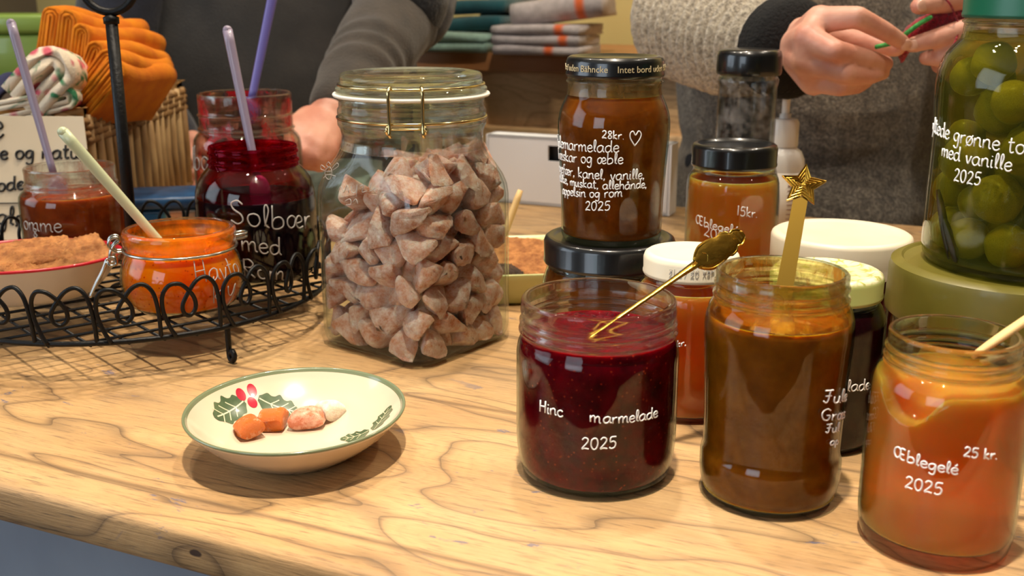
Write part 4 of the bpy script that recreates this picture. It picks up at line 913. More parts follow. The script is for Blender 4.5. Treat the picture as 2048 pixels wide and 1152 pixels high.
# little bee mark on the left shoulder face and faint old writing on the glass
def face_pt(px, py, r=.0002):
    d = ray(px, py); best = None
    for k in range(4):
        a = CR+k*math.pi/2; n = Vector((math.cos(a), math.sin(a), 0)); dn = d.dot(n)
        if dn >= -1e-6: continue
        tt = ((CJ+n*(CA+r))-Vector((0, 0, H))).dot(n)/dn; q = Vector((0, 0, H))+d*tt-CJ; s_ = abs(q.dot(Vector((-n.y, n.x, 0))))
        if best is None or s_ < best[0]: best = (s_, q)
    return best[1]
mb = MB()
for line in ([(652, 338), (660, 334), (664, 345), (660, 358), (653, 356), (650, 346), (652, 338)], [(652, 343), (663, 342)], [(651, 350), (663, 349)], [(664, 336), (674, 326), (677, 332), (666, 340)], [(651, 336), (643, 330), (642, 338), (650, 341)], [(662, 330), (657, 324), (653, 330), (657, 334)], [(664, 350), (671, 352)], [(652, 352), (646, 356)]):
    q = [face_pt(x, y) for x, y in (spline(line, 3) if len(line) > 2 else line)]; mb.tube(q, .00025, 5)
mb.build('bee_mark', M['marker_dim'], J12)
mb = MB()
for line in ([(676, 382), (682, 372), (688, 384), (694, 370), (698, 386)], [(702, 372), (704, 384), (712, 384), (714, 370), (713, 394)], [(720, 372), (728, 370), (724, 384), (734, 382)], [(742, 366), (740, 382), (750, 376)], [(690, 402), (700, 398), (702, 408), (692, 410)], [(706, 404), (712, 398), (716, 408)]):
    mb.tube([face_pt(x, y) for x, y in spline(line, 3)], .0003, 5)
mb.build('old_handwriting', M['marker_dim'], J12)
# sweets
def sweet_mesh(seed, lx, ly, lz, tetra=0.0):
    """a cut pillow of boiled sugar; tetra turns one cut end a quarter round against the other"""
    rgn = np.random.default_rng(seed); n, m = 14, 10; vs = []; ph = rgn.uniform(0, 6, 6); w = 2*m
    for i in range(n+1):
        u = -1+2*i/n; k = (u+1)/2; k = k*k*(3-2*k)
        hy, hz = ly/2*(1-.10*abs(u)**3), lz/2*(1-.62*abs(u)**3)
        if tetra:
            ty, tz = ly/2*(1-.86*k), ly/2*(.14+.86*k)*.9; hy = hy*(1-tetra)+ty*tetra; hz = hz*(1-tetra)+tz*tetra
        for j in range(w):
            a = 2*math.pi*j/w; c, s_ = math.cos(a), math.sin(a)
            x, y, z = u*lx/2, math.copysign(abs(c)**.5, c)*hy, math.copysign(abs(s_)**.5, s_)*hz
            x += .0010*math.sin(y*250+ph[0])+.0006*math.sin(z*400+ph[4]); y += .0009*math.sin(x*190+ph[1]); z += .0011*math.sin(x*170+ph[2])+.0006*math.sin(y*420+ph[3])
            vs.append((x, y, z))
    fs = [(i*w+j, i*w+(j+1) % w, (i+1)*w+(j+1) % w, (i+1)*w+j) for i in range(n) for j in range(w)]+[tuple(reversed(range(w))), tuple(range(n*w, n*w+w))]
    return MB().add(vs, fs)
def chunk_mesh(seed, L, Wd):
    """a hand-cut lump: two pinched cuts set crosswise, bulging sides, crisp edges"""
    rg = np.random.default_rng(seed); tw = rg.uniform(.8, 1.57); c, s_ = math.cos(tw), math.sin(tw); bm = bmesh.new(); j = lambda k: rg.uniform(-k, k)
    pts = [(-L/2+j(.002), y*Wd/2, z*Wd*.07) for y in (-1, 1) for z in (-1, 1)]
    pts += [(L/2+j(.002), y*Wd/2*c-z*Wd*.07*s_, (y*Wd/2*s_+z*Wd*.07*c)*.8) for y in (-1, 1) for z in (-1, 1)]
    for k in range(7):
        a = 2*math.pi*k/7+j(.2); x = j(L*.22); pts.append((x, Wd*.44*math.cos(a)*(1+j(.08)), Wd*.34*math.sin(a)*(1+j(.08))))
    for p in pts: bm.verts.new(p)
    r = bmesh.ops.convex_hull(bm, input=bm.verts); bmesh.ops.delete(bm, geom=[v for v in bm.verts if not v.link_faces], context='VERTS')
    bmesh.ops.bevel(bm, geom=bm.edges[:], offset=.0011, segments=2, affect='EDGES', profile=.6)
    bmesh.ops.triangulate(bm, faces=bm.faces[:]); bmesh.ops.subdivide_edges(bm, edges=bm.edges[:], cuts=2, use_grid_fill=True)
    for v in bm.verts: v.co += Vector((math.sin(v.co.y*330+seed), math.sin(v.co.z*350+seed*2), math.sin(v.co.x*300+seed*3)))*.0005
    bmesh.ops.recalc_face_normals(bm, faces=bm.faces[:]); mb = MB(); bm.verts.index_update()
    mb.add([v.co.copy() for v in bm.verts], [tuple(v.index for v in f.verts) for f in bm.faces]); bm.free(); return mb
def sugar_mat(name, c, powder, lo, hi, scale=120, sss=.5):
    t = NT(name); co = t.coords(); oi = t.n('ShaderNodeObjectInfo'); ad = t.n('ShaderNodeVectorMath', operation='ADD'); t.l(co, ad.inputs[0])
    cb = t.n('ShaderNodeCombineXYZ'); t.l(t.math('MULTIPLY', oi.outputs['Random'], 9), cb.inputs[0]); t.l(cb.outputs[0], ad.inputs[1]); cc = ad.outputs[0]
    k = t.ramp(t.math('ADD', t.math('MULTIPLY', t.noise(cc, scale, 6, .65), .8), t.math('MULTIPLY', t.noise(cc, scale*6, 3, .6), .2)), [(lo, (0, 0, 0)), (hi, (1, 1, 1))])
    base = t.ramp(oi.outputs['Random'], [(0, lin(c)), (1, lin([q*.86 for q in c]))])
    col = t.mix(k, base, lin(powder)); rg = t.ramp(k, [(0, (.25,)*3), (.6, (.9,)*3)])
    nm = t.bump(t.noise(cc, scale*5, 4, .7), .0012)
    return t.done(t.bsdf(col, rg, sss=sss, rad=(1, .45, .25), sscale=.008, normal=nm))
M['sweet'] = sugar_mat('powdered_sweet', (222, 150, 116), (248, 232, 226), .40, .70)
M['sweet_or'] = sugar_mat('orange_sweet', (222, 116, 24), (250, 224, 190), .56, .76, 150); M['sweet_pk'] = sugar_mat('pink_sweet', (226, 140, 104), (248, 214, 190), .44, .66, 200); M['sweet_wh'] = sugar_mat('white_sweet', (236, 190, 160), (248, 228, 208), .3, .55, 150)
def in_sq(a, zf):
    def f(p, r):
        p[:, :2] = np.clip(p[:, :2], -(a-r)[:, None], (a-r)[:, None])
        q = np.abs(p[:, :2]); rc = .02; ex = q-(a-rc); bad = (ex > 0).all(1); L = np.hypot(ex[:, 0], ex[:, 1])+1e-9; lim = np.maximum(rc-r, .0005)
        k = np.where(bad & (L > lim), lim/L, 1.0); nq = (a-rc)+ex*k[:, None]; p[:, :2] = np.where((bad & (L > lim))[:, None], np.sign(p[:, :2])*nq, p[:, :2])
        p[:, 2] = np.maximum(p[:, 2], zf+r); return p
    return f
cr, sr = math.cos(CR), math.sin(CR)
gdir = np.array([.16*cr, -.16*sr, -1.0])            # the heap slopes up to one side
NS = 186
sp_, sr_ = settle(NS, lambda g, n: g.uniform(.0098, .0116, n), in_sq(CA-.0010, .0045), .02, .24, 300, (gdir[0], gdir[1], -1), 11, .045)
kinds = []
for k in range(9):
    o = chunk_mesh(40+k, random.uniform(.029, .036), random.uniform(.024, .029)).build('sweet', M['sweet'], sharp=50); kinds.append(o)
used = [False]*9
for i in range(NS):
    k = i % 9
    if not used[k]: o = kinds[k]; used[k] = True
    else: o = kinds[k].copy(); SC.collection.objects.link(o)
    tag(o, 'powdered pink sweet piled inside the square clip-top jar', 'sweet', 'sweets in the clip-top jar')
    R = Matrix.Rotation(RNG.uniform(0, 6.28), 3, 'Z') @ Matrix.Rotation(RNG.uniform(-1.1, 1.1), 3, 'X') @ Matrix.Rotation(RNG.uniform(-.9, .9), 3, 'Y')
    # sweets lie pressed against the glass: their own mesh, flattened where it meets the wall
    o.data = o.data.copy(); n_ = len(o.data.vertices); raw = np.empty(n_*3); o.data.vertices.foreach_get('co', raw); Rn = np.array(R)
    co_ = raw.reshape(-1, 3) @ Rn.T + sp_[i]; lim = (CA-.0026)-np.maximum(0, co_[:, 2]-.126)*.35; co_[:, :2] = np.clip(co_[:, :2], -lim[:, None], lim[:, None])
    rc_ = .0175; ex = np.abs(co_[:, :2])-(lim-rc_)[:, None]; Lx = np.hypot(np.maximum(ex[:, 0], 0), np.maximum(ex[:, 1], 0)); bad = (ex > 0).all(1) & (Lx > rc_)
    co_[:, :2] = np.where(bad[:, None], np.sign(co_[:, :2])*((lim-rc_)[:, None]+ex*(rc_/np.maximum(Lx, 1e-9))[:, None]), co_[:, :2]); co_[:, 2] = np.maximum(co_[:, 2], .0054+.000001*np.arange(n_) % .0004)
    o.data.vertices.foreach_set('co', ((co_-sp_[i]) @ Rn).ravel()); o.data.update()
    x, y = cr*sp_[i, 0]-sr*sp_[i, 1], sr*sp_[i, 0]+cr*sp_[i, 1]
    o.rotation_mode = 'QUATERNION'; o.rotation_quaternion = (rotz(CR) @ R).to_quaternion(); o.location = (CJ.x+x, CJ.y+y, sp_[i, 2])
#==BOWL==
# ------------------------------------------------------------------ holly bowl
BC = Vector((-.1302, .6045, 0)); RIM = .0652; BK = .76
bowl = empty('bowl', BC, 'cream shallow bowl with painted holly and a sage green rim', 'bowl')
bo = [(0, .0015), (.030, .0015), (.0315, 0), (.034, .0004), (.038, .0035), (.0465, .0105), (.0555, .0195), (.0625, .0285), (.0662, .0342), (.0672, .0365)]
bi = [(.0668, .0378), (.0655, .0375), (.0640, .0350), (.060, .0285), (.0535, .0200), (.0455, .0125), (.038, .0080), (.030, .0062), (.015, .0056), (0, .0055)]
bo = [(r*.98, z*BK) for r, z in bo]; bi = [(r*.98, z*BK) for r, z in bi]
bo_s, bi_s = spline(bo[3:], 5), spline(bi, 5)
mb = MB().lathe(bo[:3]+bo_s+bi_s, 96)
mb.mi = []
seg = 96; prof = bo[:3]+bo_s+bi_s
for i in range(len(prof)-1):
    z = (prof[i][1]+prof[i+1][1])/2; mb.mi += [1 if z > .0352*BK else 0]*seg
zi_r = [p[0] for p in reversed(bi_s)]; zi_z = [p[1] for p in reversed(bi_s)]
def zin(x, y): return float(np.interp(math.hypot(x, y), zi_r, zi_z))
def on_bowl(px, py):
    for k in range(400):
        z = .045-.0001*k; p = G(px, py, z)-BC; p.y /= 1.055
        if math.hypot(p.x, p.y) < RIM-.0035 and z <= zin(p.x, p.y): break
    return Vector((p.x, p.y))
def decal(pts_fn, n, m, mi, lift):
    vs = []
    for i in range(n+1):
        for j in range(m+1):
            q = pts_fn(i/n, j/m*2-1); vs.append((q.x, q.y, zin(q.x, q.y)+lift))
    mb.add(vs, [(i*(m+1)+j, i*(m+1)+j+1, (i+1)*(m+1)+j+1, (i+1)*(m+1)+j) for i in range(n) for j in range(m)], mi)
def holly(b, tip, wd):
    b, tip = on_bowl(*b), on_bowl(*tip); ax = tip-b; L = ax.length; ax = ax/L; nx = Vector((-ax.y, ax.x))
    def half(q): return L*wd*(math.sin(math.pi*min(q*.96+.04, 1))**.6)*(.80+.28*abs(math.sin(q*math.pi*3.5))**3) if q < 1 else 0
    decal(lambda q, s: b+ax*(L*q)+nx*(half(q)*s), 42, 6, 2, .00025)
    def vein(p, q, w): 
        d = (q-p); n2 = Vector((-d.y, d.x)).normalized(); decal(lambda u, s: p+d*u+n2*(w*s), 8, 2, 3, .0004)
    vein(b+ax*L*.02, b+ax*L*.9, L*.013)
    for f in (.28, .5, .7):
        for s in (1, -1): vein(b+ax*L*f, b+ax*L*(f+.16)+nx*(s*L*wd*.62), L*.010)
holly((488, 803), (429, 836), .27); holly((517, 797), (602, 826), .26); holly((748, 860), (780, 812), .40); holly((738, 862), (680, 877), .36)
def berry(px, py, r):
    c = on_bowl(px, py); decal(lambda q, s: c+Vector((math.cos(math.pi*s), math.sin(math.pi*s)))*(r*q), 5, 22, 4, .0003)
for b_ in ((482, 791), (504, 782), (505, 806)): berry(*b_, .0031)
mb.build('bowl_body', [M['cream'], M['rim_green'], M['leaf'], M['vein'], M['berry']], bowl, clean=False); bowl.scale = (1, 1.055, 1)
for k, (px, py, lx, ly, lz, rz_, mt_, lab) in enumerate((
    (497, 862, .0155, .0165, .0125, .5, 'sweet_or', 'glossy orange sweet nearest the left end of the row in the holly bowl'),
    (546, 846, .0155, .0165, .0140, 1.45, 'sweet_or', 'glossy orange sweet touching the pink one in the holly bowl'),
    (613, 842, .0215, .0140, .0120, .10, 'sweet_pk', 'pink powdered oblong sweet in the holly bowl'),
    (658, 826, .0165, .0145, .0125, .75, 'sweet_wh', 'white powdered sweet at the far end of the row in the holly bowl'))):
    o = sweet_mesh(80+k, lx, ly, lz).build('sweet', M[mt_], sharp=40); tag(o, lab, 'sweet', 'sweets in the holly bowl')
    q = on_bowl(px, py+14); o.rotation_euler = (0, 0, rz_); o.location = (BC.x+q.x, BC.y+q.y*1.055+.003, zin(q.x, q.y)+lz*.47)
#==STAND==
# ------------------------------------------------------------------ wire stand
SX, SY, SZ, SR = -.317, .876, .030, .1585
stand = empty('wire_stand', (SX, SY, 0), 'round black wire tray stand with heart scrolls and a central pole', 'stand')
mb = MB(); mb.tube(ring_at(SZ, SR), .0021, 8, closed=True)
for k in range(-7, 8):
    for a in (math.radians(38), math.radians(-48)):
        d = k*.0225
        if abs(d) > SR-.004: continue
        hl = math.sqrt(SR*SR-d*d); ca, sa = math.cos(a), math.sin(a); zo = SZ+(.0006 if a > 0 else -.0016)
        mb.tube([(-sa*d-ca*hl, ca*d-sa*hl, zo), (-sa*d+ca*hl, ca*d+sa*hl, zo)], .0012, 6)
mb.tube(ring_at(SZ-.0012, .02, 24), .0016, 8, closed=True)
mb.build('tray_grid', M['iron'], stand)
NU = 23; unit = [(.20, 0), (.10, .22), (.02, .52), (.03, .80), (.14, .98), (.30, .99), (.44, .86), (.56, .66), (.57, .47), (.47, .36), (.36, .42), (.34, .58), (.44, .78), (.60, .98), (.78, 1.03), (.92, .88), (.98, .6), (1.0, .28), (1.0, 0)]
uu = spline(unit, 5)
for k in range(NU):
    q = []
    for s, h in uu:
        a = 2*math.pi*(k+s*.96)/NU-1.95; r = SR+.004*h+.002*math.sin(s*6.3); q.append((r*math.cos(a), r*math.sin(a), SZ+.040*h))
    MB().tube(q, .0016, 7).build('scroll_wire', M['iron'], stand)
for a in (-.815, -2.5, .9, 2.4):
    c, s_ = math.cos(a), math.sin(a); r = SR-.006
    q = spline([(r*c, r*s_, SZ), (r*c, r*s_, .012), (r*c*1.004, r*s_*1.004, .004), (r*c*1.03, r*s_*1.03, .0024), (r*c*1.05, r*s_*1.05, .006), (r*c*1.035, r*s_*1.035, .0098), (r*c*1.015, r*s_*1.015, .0075)], 5)
    MB().tube(q, .0022, 8).build('leg', M['iron'], stand)
mb = MB(); mb.tube([(0, 0, SZ-.004), (0, 0, .250)], .0048, 14); mb.lathe([(0, .243), (.006, .244), (.0062, .249), (0, .253)], 14); mb.build('pole', M['iron'], stand)
MB().tube([(.0215*math.cos(a), 0, .2745+.0215*math.sin(a)) for a in np.linspace(0, TH, 33)[:-1]], .0032, 10, closed=True, up=(0, 1, 0)).build('ring_handle', M['iron'], stand)
ZS = SZ+.0022
# --- orange sea buckthorn clip jar, lid off
or_o = [(0, .002), (.028, .0015), (.031, 0), (.036, .0015), (.0415, .0065), (.0452, .0145), (.0465, .023), (.0458, .031), (.0435, .0385), (.0412, .0432), (.0402, .0458), (.0402, .0485), (.0416, .0500), (.0424, .0535), (.0426, .0575), (.0422, .0605), (.0412, .0620), (.0396, .0624), (.0384, .0618)]
jor = Jar(-.2555, .807, ZS, or_o)
S1 = empty('jam_jar', (jor.X, jor.Y, ZS), 'small bulging jar of bright orange jam with wire clip, on the stand', 'jar')
jar_glass(or_o, .0013, .004, .046, 64).build('glass', [M['glass'], M['neck']], S1)
M['orange_jam'] = jam_mat('sea_buckthorn_jam', (255, 132, 6), (244, 84, 4), .012, (196, 50, 10), sss=.8, rad=(1, .5, .05), scale=30)
fill_mb(or_o, .0013, .004, .0455, 64, lump=.001).build('jam', [M['orange_jam'], top_mat(M['orange_jam'])], S1)
MB().lathe([(.0388, .046), (.0386, .05), (.0405, .054), (.0402, .06)], 64).build('smears', residue_mat('orange_film', (250, 150, 10), .34, .7, 40, .8, film=(255, 214, 120)), S1)
MB().tube(ring_at(.0472, .0420), .0012, 8, closed=True).build('neck_wire', M['steel'], S1)
thl = math.atan2(-.35, -1)
def wob(q, r=.0012): return MB().tube(spline(q, 6), r, 8)
def oc(r, t_, z): return (r*math.cos(thl)-t_*math.sin(thl), r*math.sin(thl)+t_*math.cos(thl), z)
for t_ in (-.004, .004):
    wob([oc(.0425, t_, .047), oc(.047, t_, .0475), oc(.0515, t_, .052), oc(.0500, t_, .0575), oc(.0455, t_, .0585), oc(.0440, t_, .0555), oc(.0475, t_, .053), oc(.0505, t_, .048), oc(.0520, t_, .042)]).build('clip_wire', M['steel'], S1)
    wob([oc(.0520, t_, .044), oc(.0480, t_*1.2, .043), oc(.0475, t_*1.3, .0385), oc(.0520, t_*1.3, .0375), oc(.0540, t_, .0405), oc(.0575, t_*.8, .033), oc(.064, t_*.6, .022), oc(.0685, t_*.6, .0135)]).build('clip_lever', M['steel'], S1)
thr = thl+math.pi+.35
for dz in (0, .003): MB().tube(spline([(.0415*math.cos(thr-.1), .0415*math.sin(thr-.1), .0472+dz), (.052*math.cos(thr-.08), .052*math.sin(thr-.08), .048+dz), (.055*math.cos(thr), .055*math.sin(thr), .0485+dz), (.052*math.cos(thr+.08), .052*math.sin(thr+.08), .048+dz), (.0415*math.cos(thr+.1), .0415*math.sin(thr+.1), .0472+dz)], 5), .0011, 8).build('hinge_loop', M['steel'], S1)
jor.write(S1, 'Havto', (392, 566), (480, 548), M['marker_dim'], 1.2, .0004); jor.write(S1, 'ky', (426, 606), (470, 592), M['marker_dim'], 1.1, .0004)
# --- blackcurrant jar
dk_o = [(0, .0012), (.038, .0012), (.040, 0), (.0445, .002), (.0485, .008), (.0500, .016), (.0503, .03), (.0503, .066), (.0494, .075), (.0470, .083), (.0430, .0895), (.0392, .0935), (.0374, .0955), (.0368, .0975)] + thread(.0366, .0995, .0014) + [(.0362, .102), (.0362, .1045)] + thread(.0362, .1068, .0013) + rim(.0368, .1125)
jdk = Jar(-.218, .902, ZS, dk_o)
S2 = empty('jam_jar', (jdk.X, jdk.Y, ZS), 'round jar of black currant jam with purple stained neck on the stand', 'jar')
jar_glass(dk_o, .0012, .004, .0945, 64).build('glass', [M['glass'], M['neck_purple']], S2)
M['currant'] = jam_mat('blackcurrant_jam', (16, 6, 12), (26, 6, 16), .004, sss=.2)
fill_mb(dk_o, .0012, .004, .070, 64).build('jam', [M['currant'], top_mat(M['currant'])], S2)
MB().lathe([(.0488, .0705), (.0478, .076), (.0453, .082), (.0413, .0882), (.0373, .092), (.0352, .0955), (.0345, .1005), (.0345, .110)], 64).build('smears', residue_mat('purple_film', (130, 8, 44), .50, .85, 26, .7, film=(216, 54, 100)), S2)
jdk.write(S2, 'Solbær', (462, 446), (622, 456), M['marker_dim'], 1.0, .0006); jdk.write(S2, 'med', (484, 500), (566, 510), M['marker_dim'], 1.05, .0006); jdk.write(S2, 'Rom', (488, 552), (570, 560), M['marker_dim'], 1.0, .0006)
# --- plum jar
pl_o = [(0, .0012), (.034, .0012), (.036, 0), (.0405, .002), (.0440, .008), (.0448, .014), (.0448, .058), (.0440, .0635), (.0415, .0675), (.0392, .0695), (.0385, .0712)] + thread(.0382, .0732, .0014) + [(.0380, .076), (.0378, .082)] + rim(.0382, .0885)
jpl = Jar(-.3905, .942, ZS, pl_o)
S3 = empty('jam_jar', (jpl.X, jpl.Y, ZS), 'open jar of reddish brown plum jam in front of the handwritten card', 'jar')
jar_glass(pl_o, .0012, .004, .069, 64).build('glass', [M['glass'], M['neck']], S3)
M['plum'] = jam_mat('plum_jam', (150, 62, 22), (110, 34, 14), .010, sss=.7, rad=(1, .35, .12), scale=45)
fill_mb(pl_o, .0012, .004, .065, 64, lump=.0015).build('jam', [M['plum'], top_mat(M['plum'])], S3)
MB().lathe([(.0398, .066), (.0375, .069), (.0366, .072), (.0364, .087)], 64).build('smears', residue_mat('plum_smears', (200, 104, 60), .46, .66, 30, .85), S3)
jpl.write(S3, 'omme', (50, 458), (128, 464), M['marker_dim'], 1.0, .0005); jpl.write(S3, '8', (68, 474), (78, 476), M['marker_dim'], 1.0, .0005)
# --- red jar behind
rb_o = [(0, .0012), (.044, .0012), (.046, 0), (.0505, .002), (.0540, .009), (.0548, .016), (.0545, .11), (.0542, .118), (.0530, .1245), (.0505, .1285), (.0485, .1305), (.0472, .1325)] + thread(.0470, .135, .0016) + [(.0466, .1385), (.0466, .146)] + thread(.0466, .149, .0014) + [(.0464, .153)] + rim(.0468, .170)
jrb = Jar(-.2705, 1.10, 0, rb_o)
S4 = empty('jam_jar', (jrb.X, jrb.Y, 0), 'tall nearly emptied jar with bright red jam smears behind the stand', 'jar')
jar_glass(rb_o, .0012, .004, .13, 64).build('glass', [M['glass'], M['neck']], S4)
M['red_jam'] = jam_mat('red_berry_jam', (176, 20, 28), (130, 8, 18), .012, sss=.8, rad=(1, .12, .12))
fill_mb(rb_o, .0012, .004, .085, 64, lump=.002).build('jam', [M['red_jam'], top_mat(M['red_jam'])], S4)
MB().lathe([(.0528, .0855), (.0525, .112), (.0518, .12), (.0490, .1268), (.0455, .1305), (.0448, .135), (.0445, .168)], 64).build('smears', residue_mat('red_smears', (214, 26, 40), .50, .60, 30, .92, film=(252, 228, 224)), S4)
jrb.write(S4, 'tbæ', (388, 336), (438, 340), M['marker_dim'], 1.0, .0005)
# --- spoons with long plastic handles
def plastic_spoon(label, tip, top, mat, r=.0042, Yt=None, Yb=None):
    """tip: where the bowl sits inside the jam, top: end of the handle"""
    e = empty('spoon', tip, label, 'spoon', 'long plastic spoons in the jam jars'); d = Vector(top)-Vector(tip); L = d.length; dn = d/L
    q = [dn*(L*k/14) for k in range(2, 15)]; rr = [r*(.72+.28*k/14) for k in range(2, 14)]+[r*.98]
    mb = MB().tube(q, rr, 14, flat=.72, up=(0, -1, 0)); mb.ball(q[-1], (rr[-1]*.96, rr[-1]*.75, rr[-1]*.9), seg=14); mb.build('handle', mat, e)
    MB().ball(dn*(L*.06), (.009, .004, .013), seg=16).build('spoon_bowl', mat, e); return e
M['lav'] = plain('grey_lavender_plastic', (142, 130, 150), .35, coat=.2); M['viol'] = plain('violet_blue_plastic', (108, 100, 172), .35, coat=.2); M['sage'] = plain('pale_sage_plastic', (188, 196, 160), .35, coat=.2)
def jp(j, px, py, z): 
    q = G(px, py, j.z0+z); return q
plastic_spoon('grey lavender spoon leaning in the plum jar', jp(jpl, 122, 400, .058), P(22, 46, .965), M['lav'], .0043)
plastic_spoon('grey lavender spoon standing in the black currant jar', P(524, 400, .915), P(455, 60, .94), M['lav'], .0044)
plastic_spoon('violet blue spoon standing in the red smeared jar', P(495, 240, 1.085), P(552, -40, 1.12), M['viol'], .0052)
plastic_spoon('pale sage green spoon leaning in the orange jam jar', P(376, 548, .822), P(126, 264, .80), M['sage'], .0046)
# --- oval red rimmed dish with crispbread
DC = Vector((-.394, .836, ZS))
ds = empty('dish', DC, 'white enamel oval dish with a red rim holding crispbread on the stand', 'dish', rz=.20)
M['enamel'] = plain('white_enamel', (232, 222, 206), .3, coat=.4); M['red_rim'] = plain('red_enamel_rim', (186, 30, 44), .3, coat=.4)
pr = spline([(0, .001), (.036, .001), (.040, 0), (.046, .0025), (.055, .012), (.062, .0235), (.0665, .031)], 5)+[(.0672, .0318), (.0674, .0335), (.0664, .0342), (.0652, .0336)]+spline([(.0645, .031), (.060, .0235), (.053, .0125), (.045, .0045), (.038, .0028), (0, .0028)], 5)
mb = MB().lathe(pr, 80); mb.v = [(x*1.16, y*.86, z) for x, y, z in mb.v]; mb.mi = []
for i in range(len(pr)-1): mb.mi += [1 if (pr[i][1]+pr[i+1][1])/2 > .0314 else 0]*80
mb.build('dish_body', [M['enamel'], M['red_rim']], ds)
M['crisp'] = plain('crispbread', (184, 124, 68), .85, c2=(140, 86, 42), ns=140, bump=.003, bs=230, sss=.1)
def crispbread(w, d, h, label, seed):
    rg = np.random.default_rng(seed); mb = MB(); nx, ny = 34, 26; vs = []
    for s in (1, -1):
        for i in range(nx+1):
            for j in range(ny+1):
                x, y = (i/nx-.5)*w, (j/ny-.5)*d; e = min(i, nx-i, j, ny-j)
                z = s*h/2*(1 if e > 0 else .45)+(s > 0)*(-.0009*(math.sin(x*950+j*.9)*math.sin(y*1000))**2+.0008*rg.uniform(-1, 1))
                if e == 0: x += rg.uniform(-1, 1)*.0007; y += rg.uniform(-1, 1)*.0007
                vs.append((x, y, z+.0012*math.sin(x*50+seed)))
    N = (nx+1)*(ny+1); w_ = ny+1
    fs = [(i*w_+j, i*w_+j+1, (i+1)*w_+j+1, (i+1)*w_+j) for i in range(nx) for j in range(ny)]; fs += [tuple(q+N for q in reversed(f)) for f in fs]
    bd = [(i*w_, (i+1)*w_) for i in range(nx)]+[((i+1)*w_+ny, i*w_+ny) for i in range(nx)]+[(j+1, j) for j in range(ny)]+[(nx*w_+j, nx*w_+j+1) for j in range(ny)]
    fs += [(a, b, b+N, a+N) for a, b in bd]
    o = mb.add(vs, fs).build('crispbread', M['crisp']); return tag(o, label, 'crispbread', 'pieces of crispbread')
CB = [((-.028, -.002, .018), (.056, .042), (.05, .10, .25), 'crispbread slice lying under the others at the left end of the red rimmed dish'),
      ((.036, .006, .028), (.062, .046), (.30, -.14, .45), 'large crispbread slice leaning against the right end of the red rimmed dish'),
      ((.006, .010, .0315), (.064, .040), (.28, -.06, .30), 'crispbread slice in the middle of the red rimmed dish'),
      ((.008, -.024, .0235), (.036, .024), (.42, .18, .75), 'small broken crispbread corner at the near rim of the oval dish'),
      ((-.046, -.014, .0255), (.030, .044), (.38, .0, -.25), 'broken crispbread piece at the far left of the oval dish')]
for k, (p, (w, d), (rx, ry, rz_), lab) in enumerate(CB):
    o = crispbread(w, d, .006, lab, k); q = rotz(.20) @ Vector(p); o.location = DC+q; o.rotation_euler = (rx, ry, rz_+.2)
# --- pale green plate with crispbread, behind the clip-top jar
gp = empty('plate', (.0, .98, 0), 'pale green square plate with crispbread between the clip-top jar and the stack', 'plate', rz=.12)
M['pale_green'] = plain('pale_green_glaze', (198, 202, 138), .3, coat=.4)
def sqp(a, z, rc): return [(x, y, z) for x, y in sq_ring(a, rc, 64)]
mb = MB(); vs = []
lv = [(.060, .0, .02), (.064, .002, .02), (.074, .022, .022), (.0775, .030, .024), (.0775, .0315, .024), (.0758, .0315, .023), (.072, .022, .021), (.062, .005, .018), (.058, .0042, .018)]
for a, z, rc in lv: vs += sqp(a, z, rc)
fs = [(i*64+k, i*64+(k+1) % 64, (i+1)*64+(k+1) % 64, (i+1)*64+k) for i in range(len(lv)-1) for k in range(64)]+[tuple(reversed(range(64))), tuple(range((len(lv)-1)*64, len(lv)*64))]
mb.add(vs, fs).build('plate_body', M['pale_green'], gp)
o = crispbread(.078, .06, .007, 'orange brown crispbread leaning on the rim of the pale green plate', 21); o.location = (.008, .978, .028); o.rotation_euler = (.35, .0, -.30)
M['dark_crisp'] = plain('dark_rye', (74, 48, 26), .85, c2=(44, 28, 16), ns=120, bump=.003, bs=200)
o = crispbread(.034, .026, .012, 'small dark rye piece on the pale green plate', 22); o.data.materials.clear(); o.data.materials.append(M['dark_crisp']); o.location = (-.010, .938, .0235); o.rotation_euler = (.1, .1, .5)
M['stick_wood'] = plain('pale_wood_stick', (226, 190, 130), .6, c2=(206, 164, 104), ns=30, stretch=(1, 1, .2))
q0 = Vector((-.018, 1.015, .012)); q1 = P(1041, 380, 1.03); e = MB().tube([q0+(q1-q0)*k/8 for k in range(9)], [.0034]*8+[.0026], 10).build('wooden_stick', M['stick_wood']); tag(e, 'wooden stick poking up behind the clip-top jar from the pale green plate', 'stick')
#==SPOONS==
# ------------------------------------------------------------------ gold spoon, star spreader, wooden stick
A_, B_ = Vector((.040, .571, .0805)), P(1392, 528, .602)
sp = empty('spoon', A_, 'ornate gold spoon standing in the raspberry marmalade jar', 'spoon')
H0 = B_-A_; E_ = P(1486, 467, .614)-A_
q = [Vector((0, 0, 0))+H0*k/16 for k in range(17)]
MB().tube(q, [.0030, .0027, .0024]+[.0020]*8+[.0021, .0022, .0024, .0026, .003, .0034], 12, flat=.6).build('handle', M['gold'], sp)
MB().ball(-H0*.06, (.008, .010, .0035), seg=16, rot=rotz(.6)).build('spoon_bowl', M['gold'], sp)
ax = (E_-H0); HL = ax.length; ax = ax/HL; toC = (Vector((0, 0, H))-(A_+H0)).normalized(); wx = ax.cross(toC).normalized(); nx = wx.cross(ax).normalized()
hw = spline([(0, .0032), (.08, .0060), (.20, .0084), (.36, .0086), (.46, .0078), (.56, .0070), (.62, .0078), (.72, .0070), (.79, .0050), (.85, .0056), (.93, .0045), (1.0, .0020)], 5)
mb = MB(); vs = []; m = 9
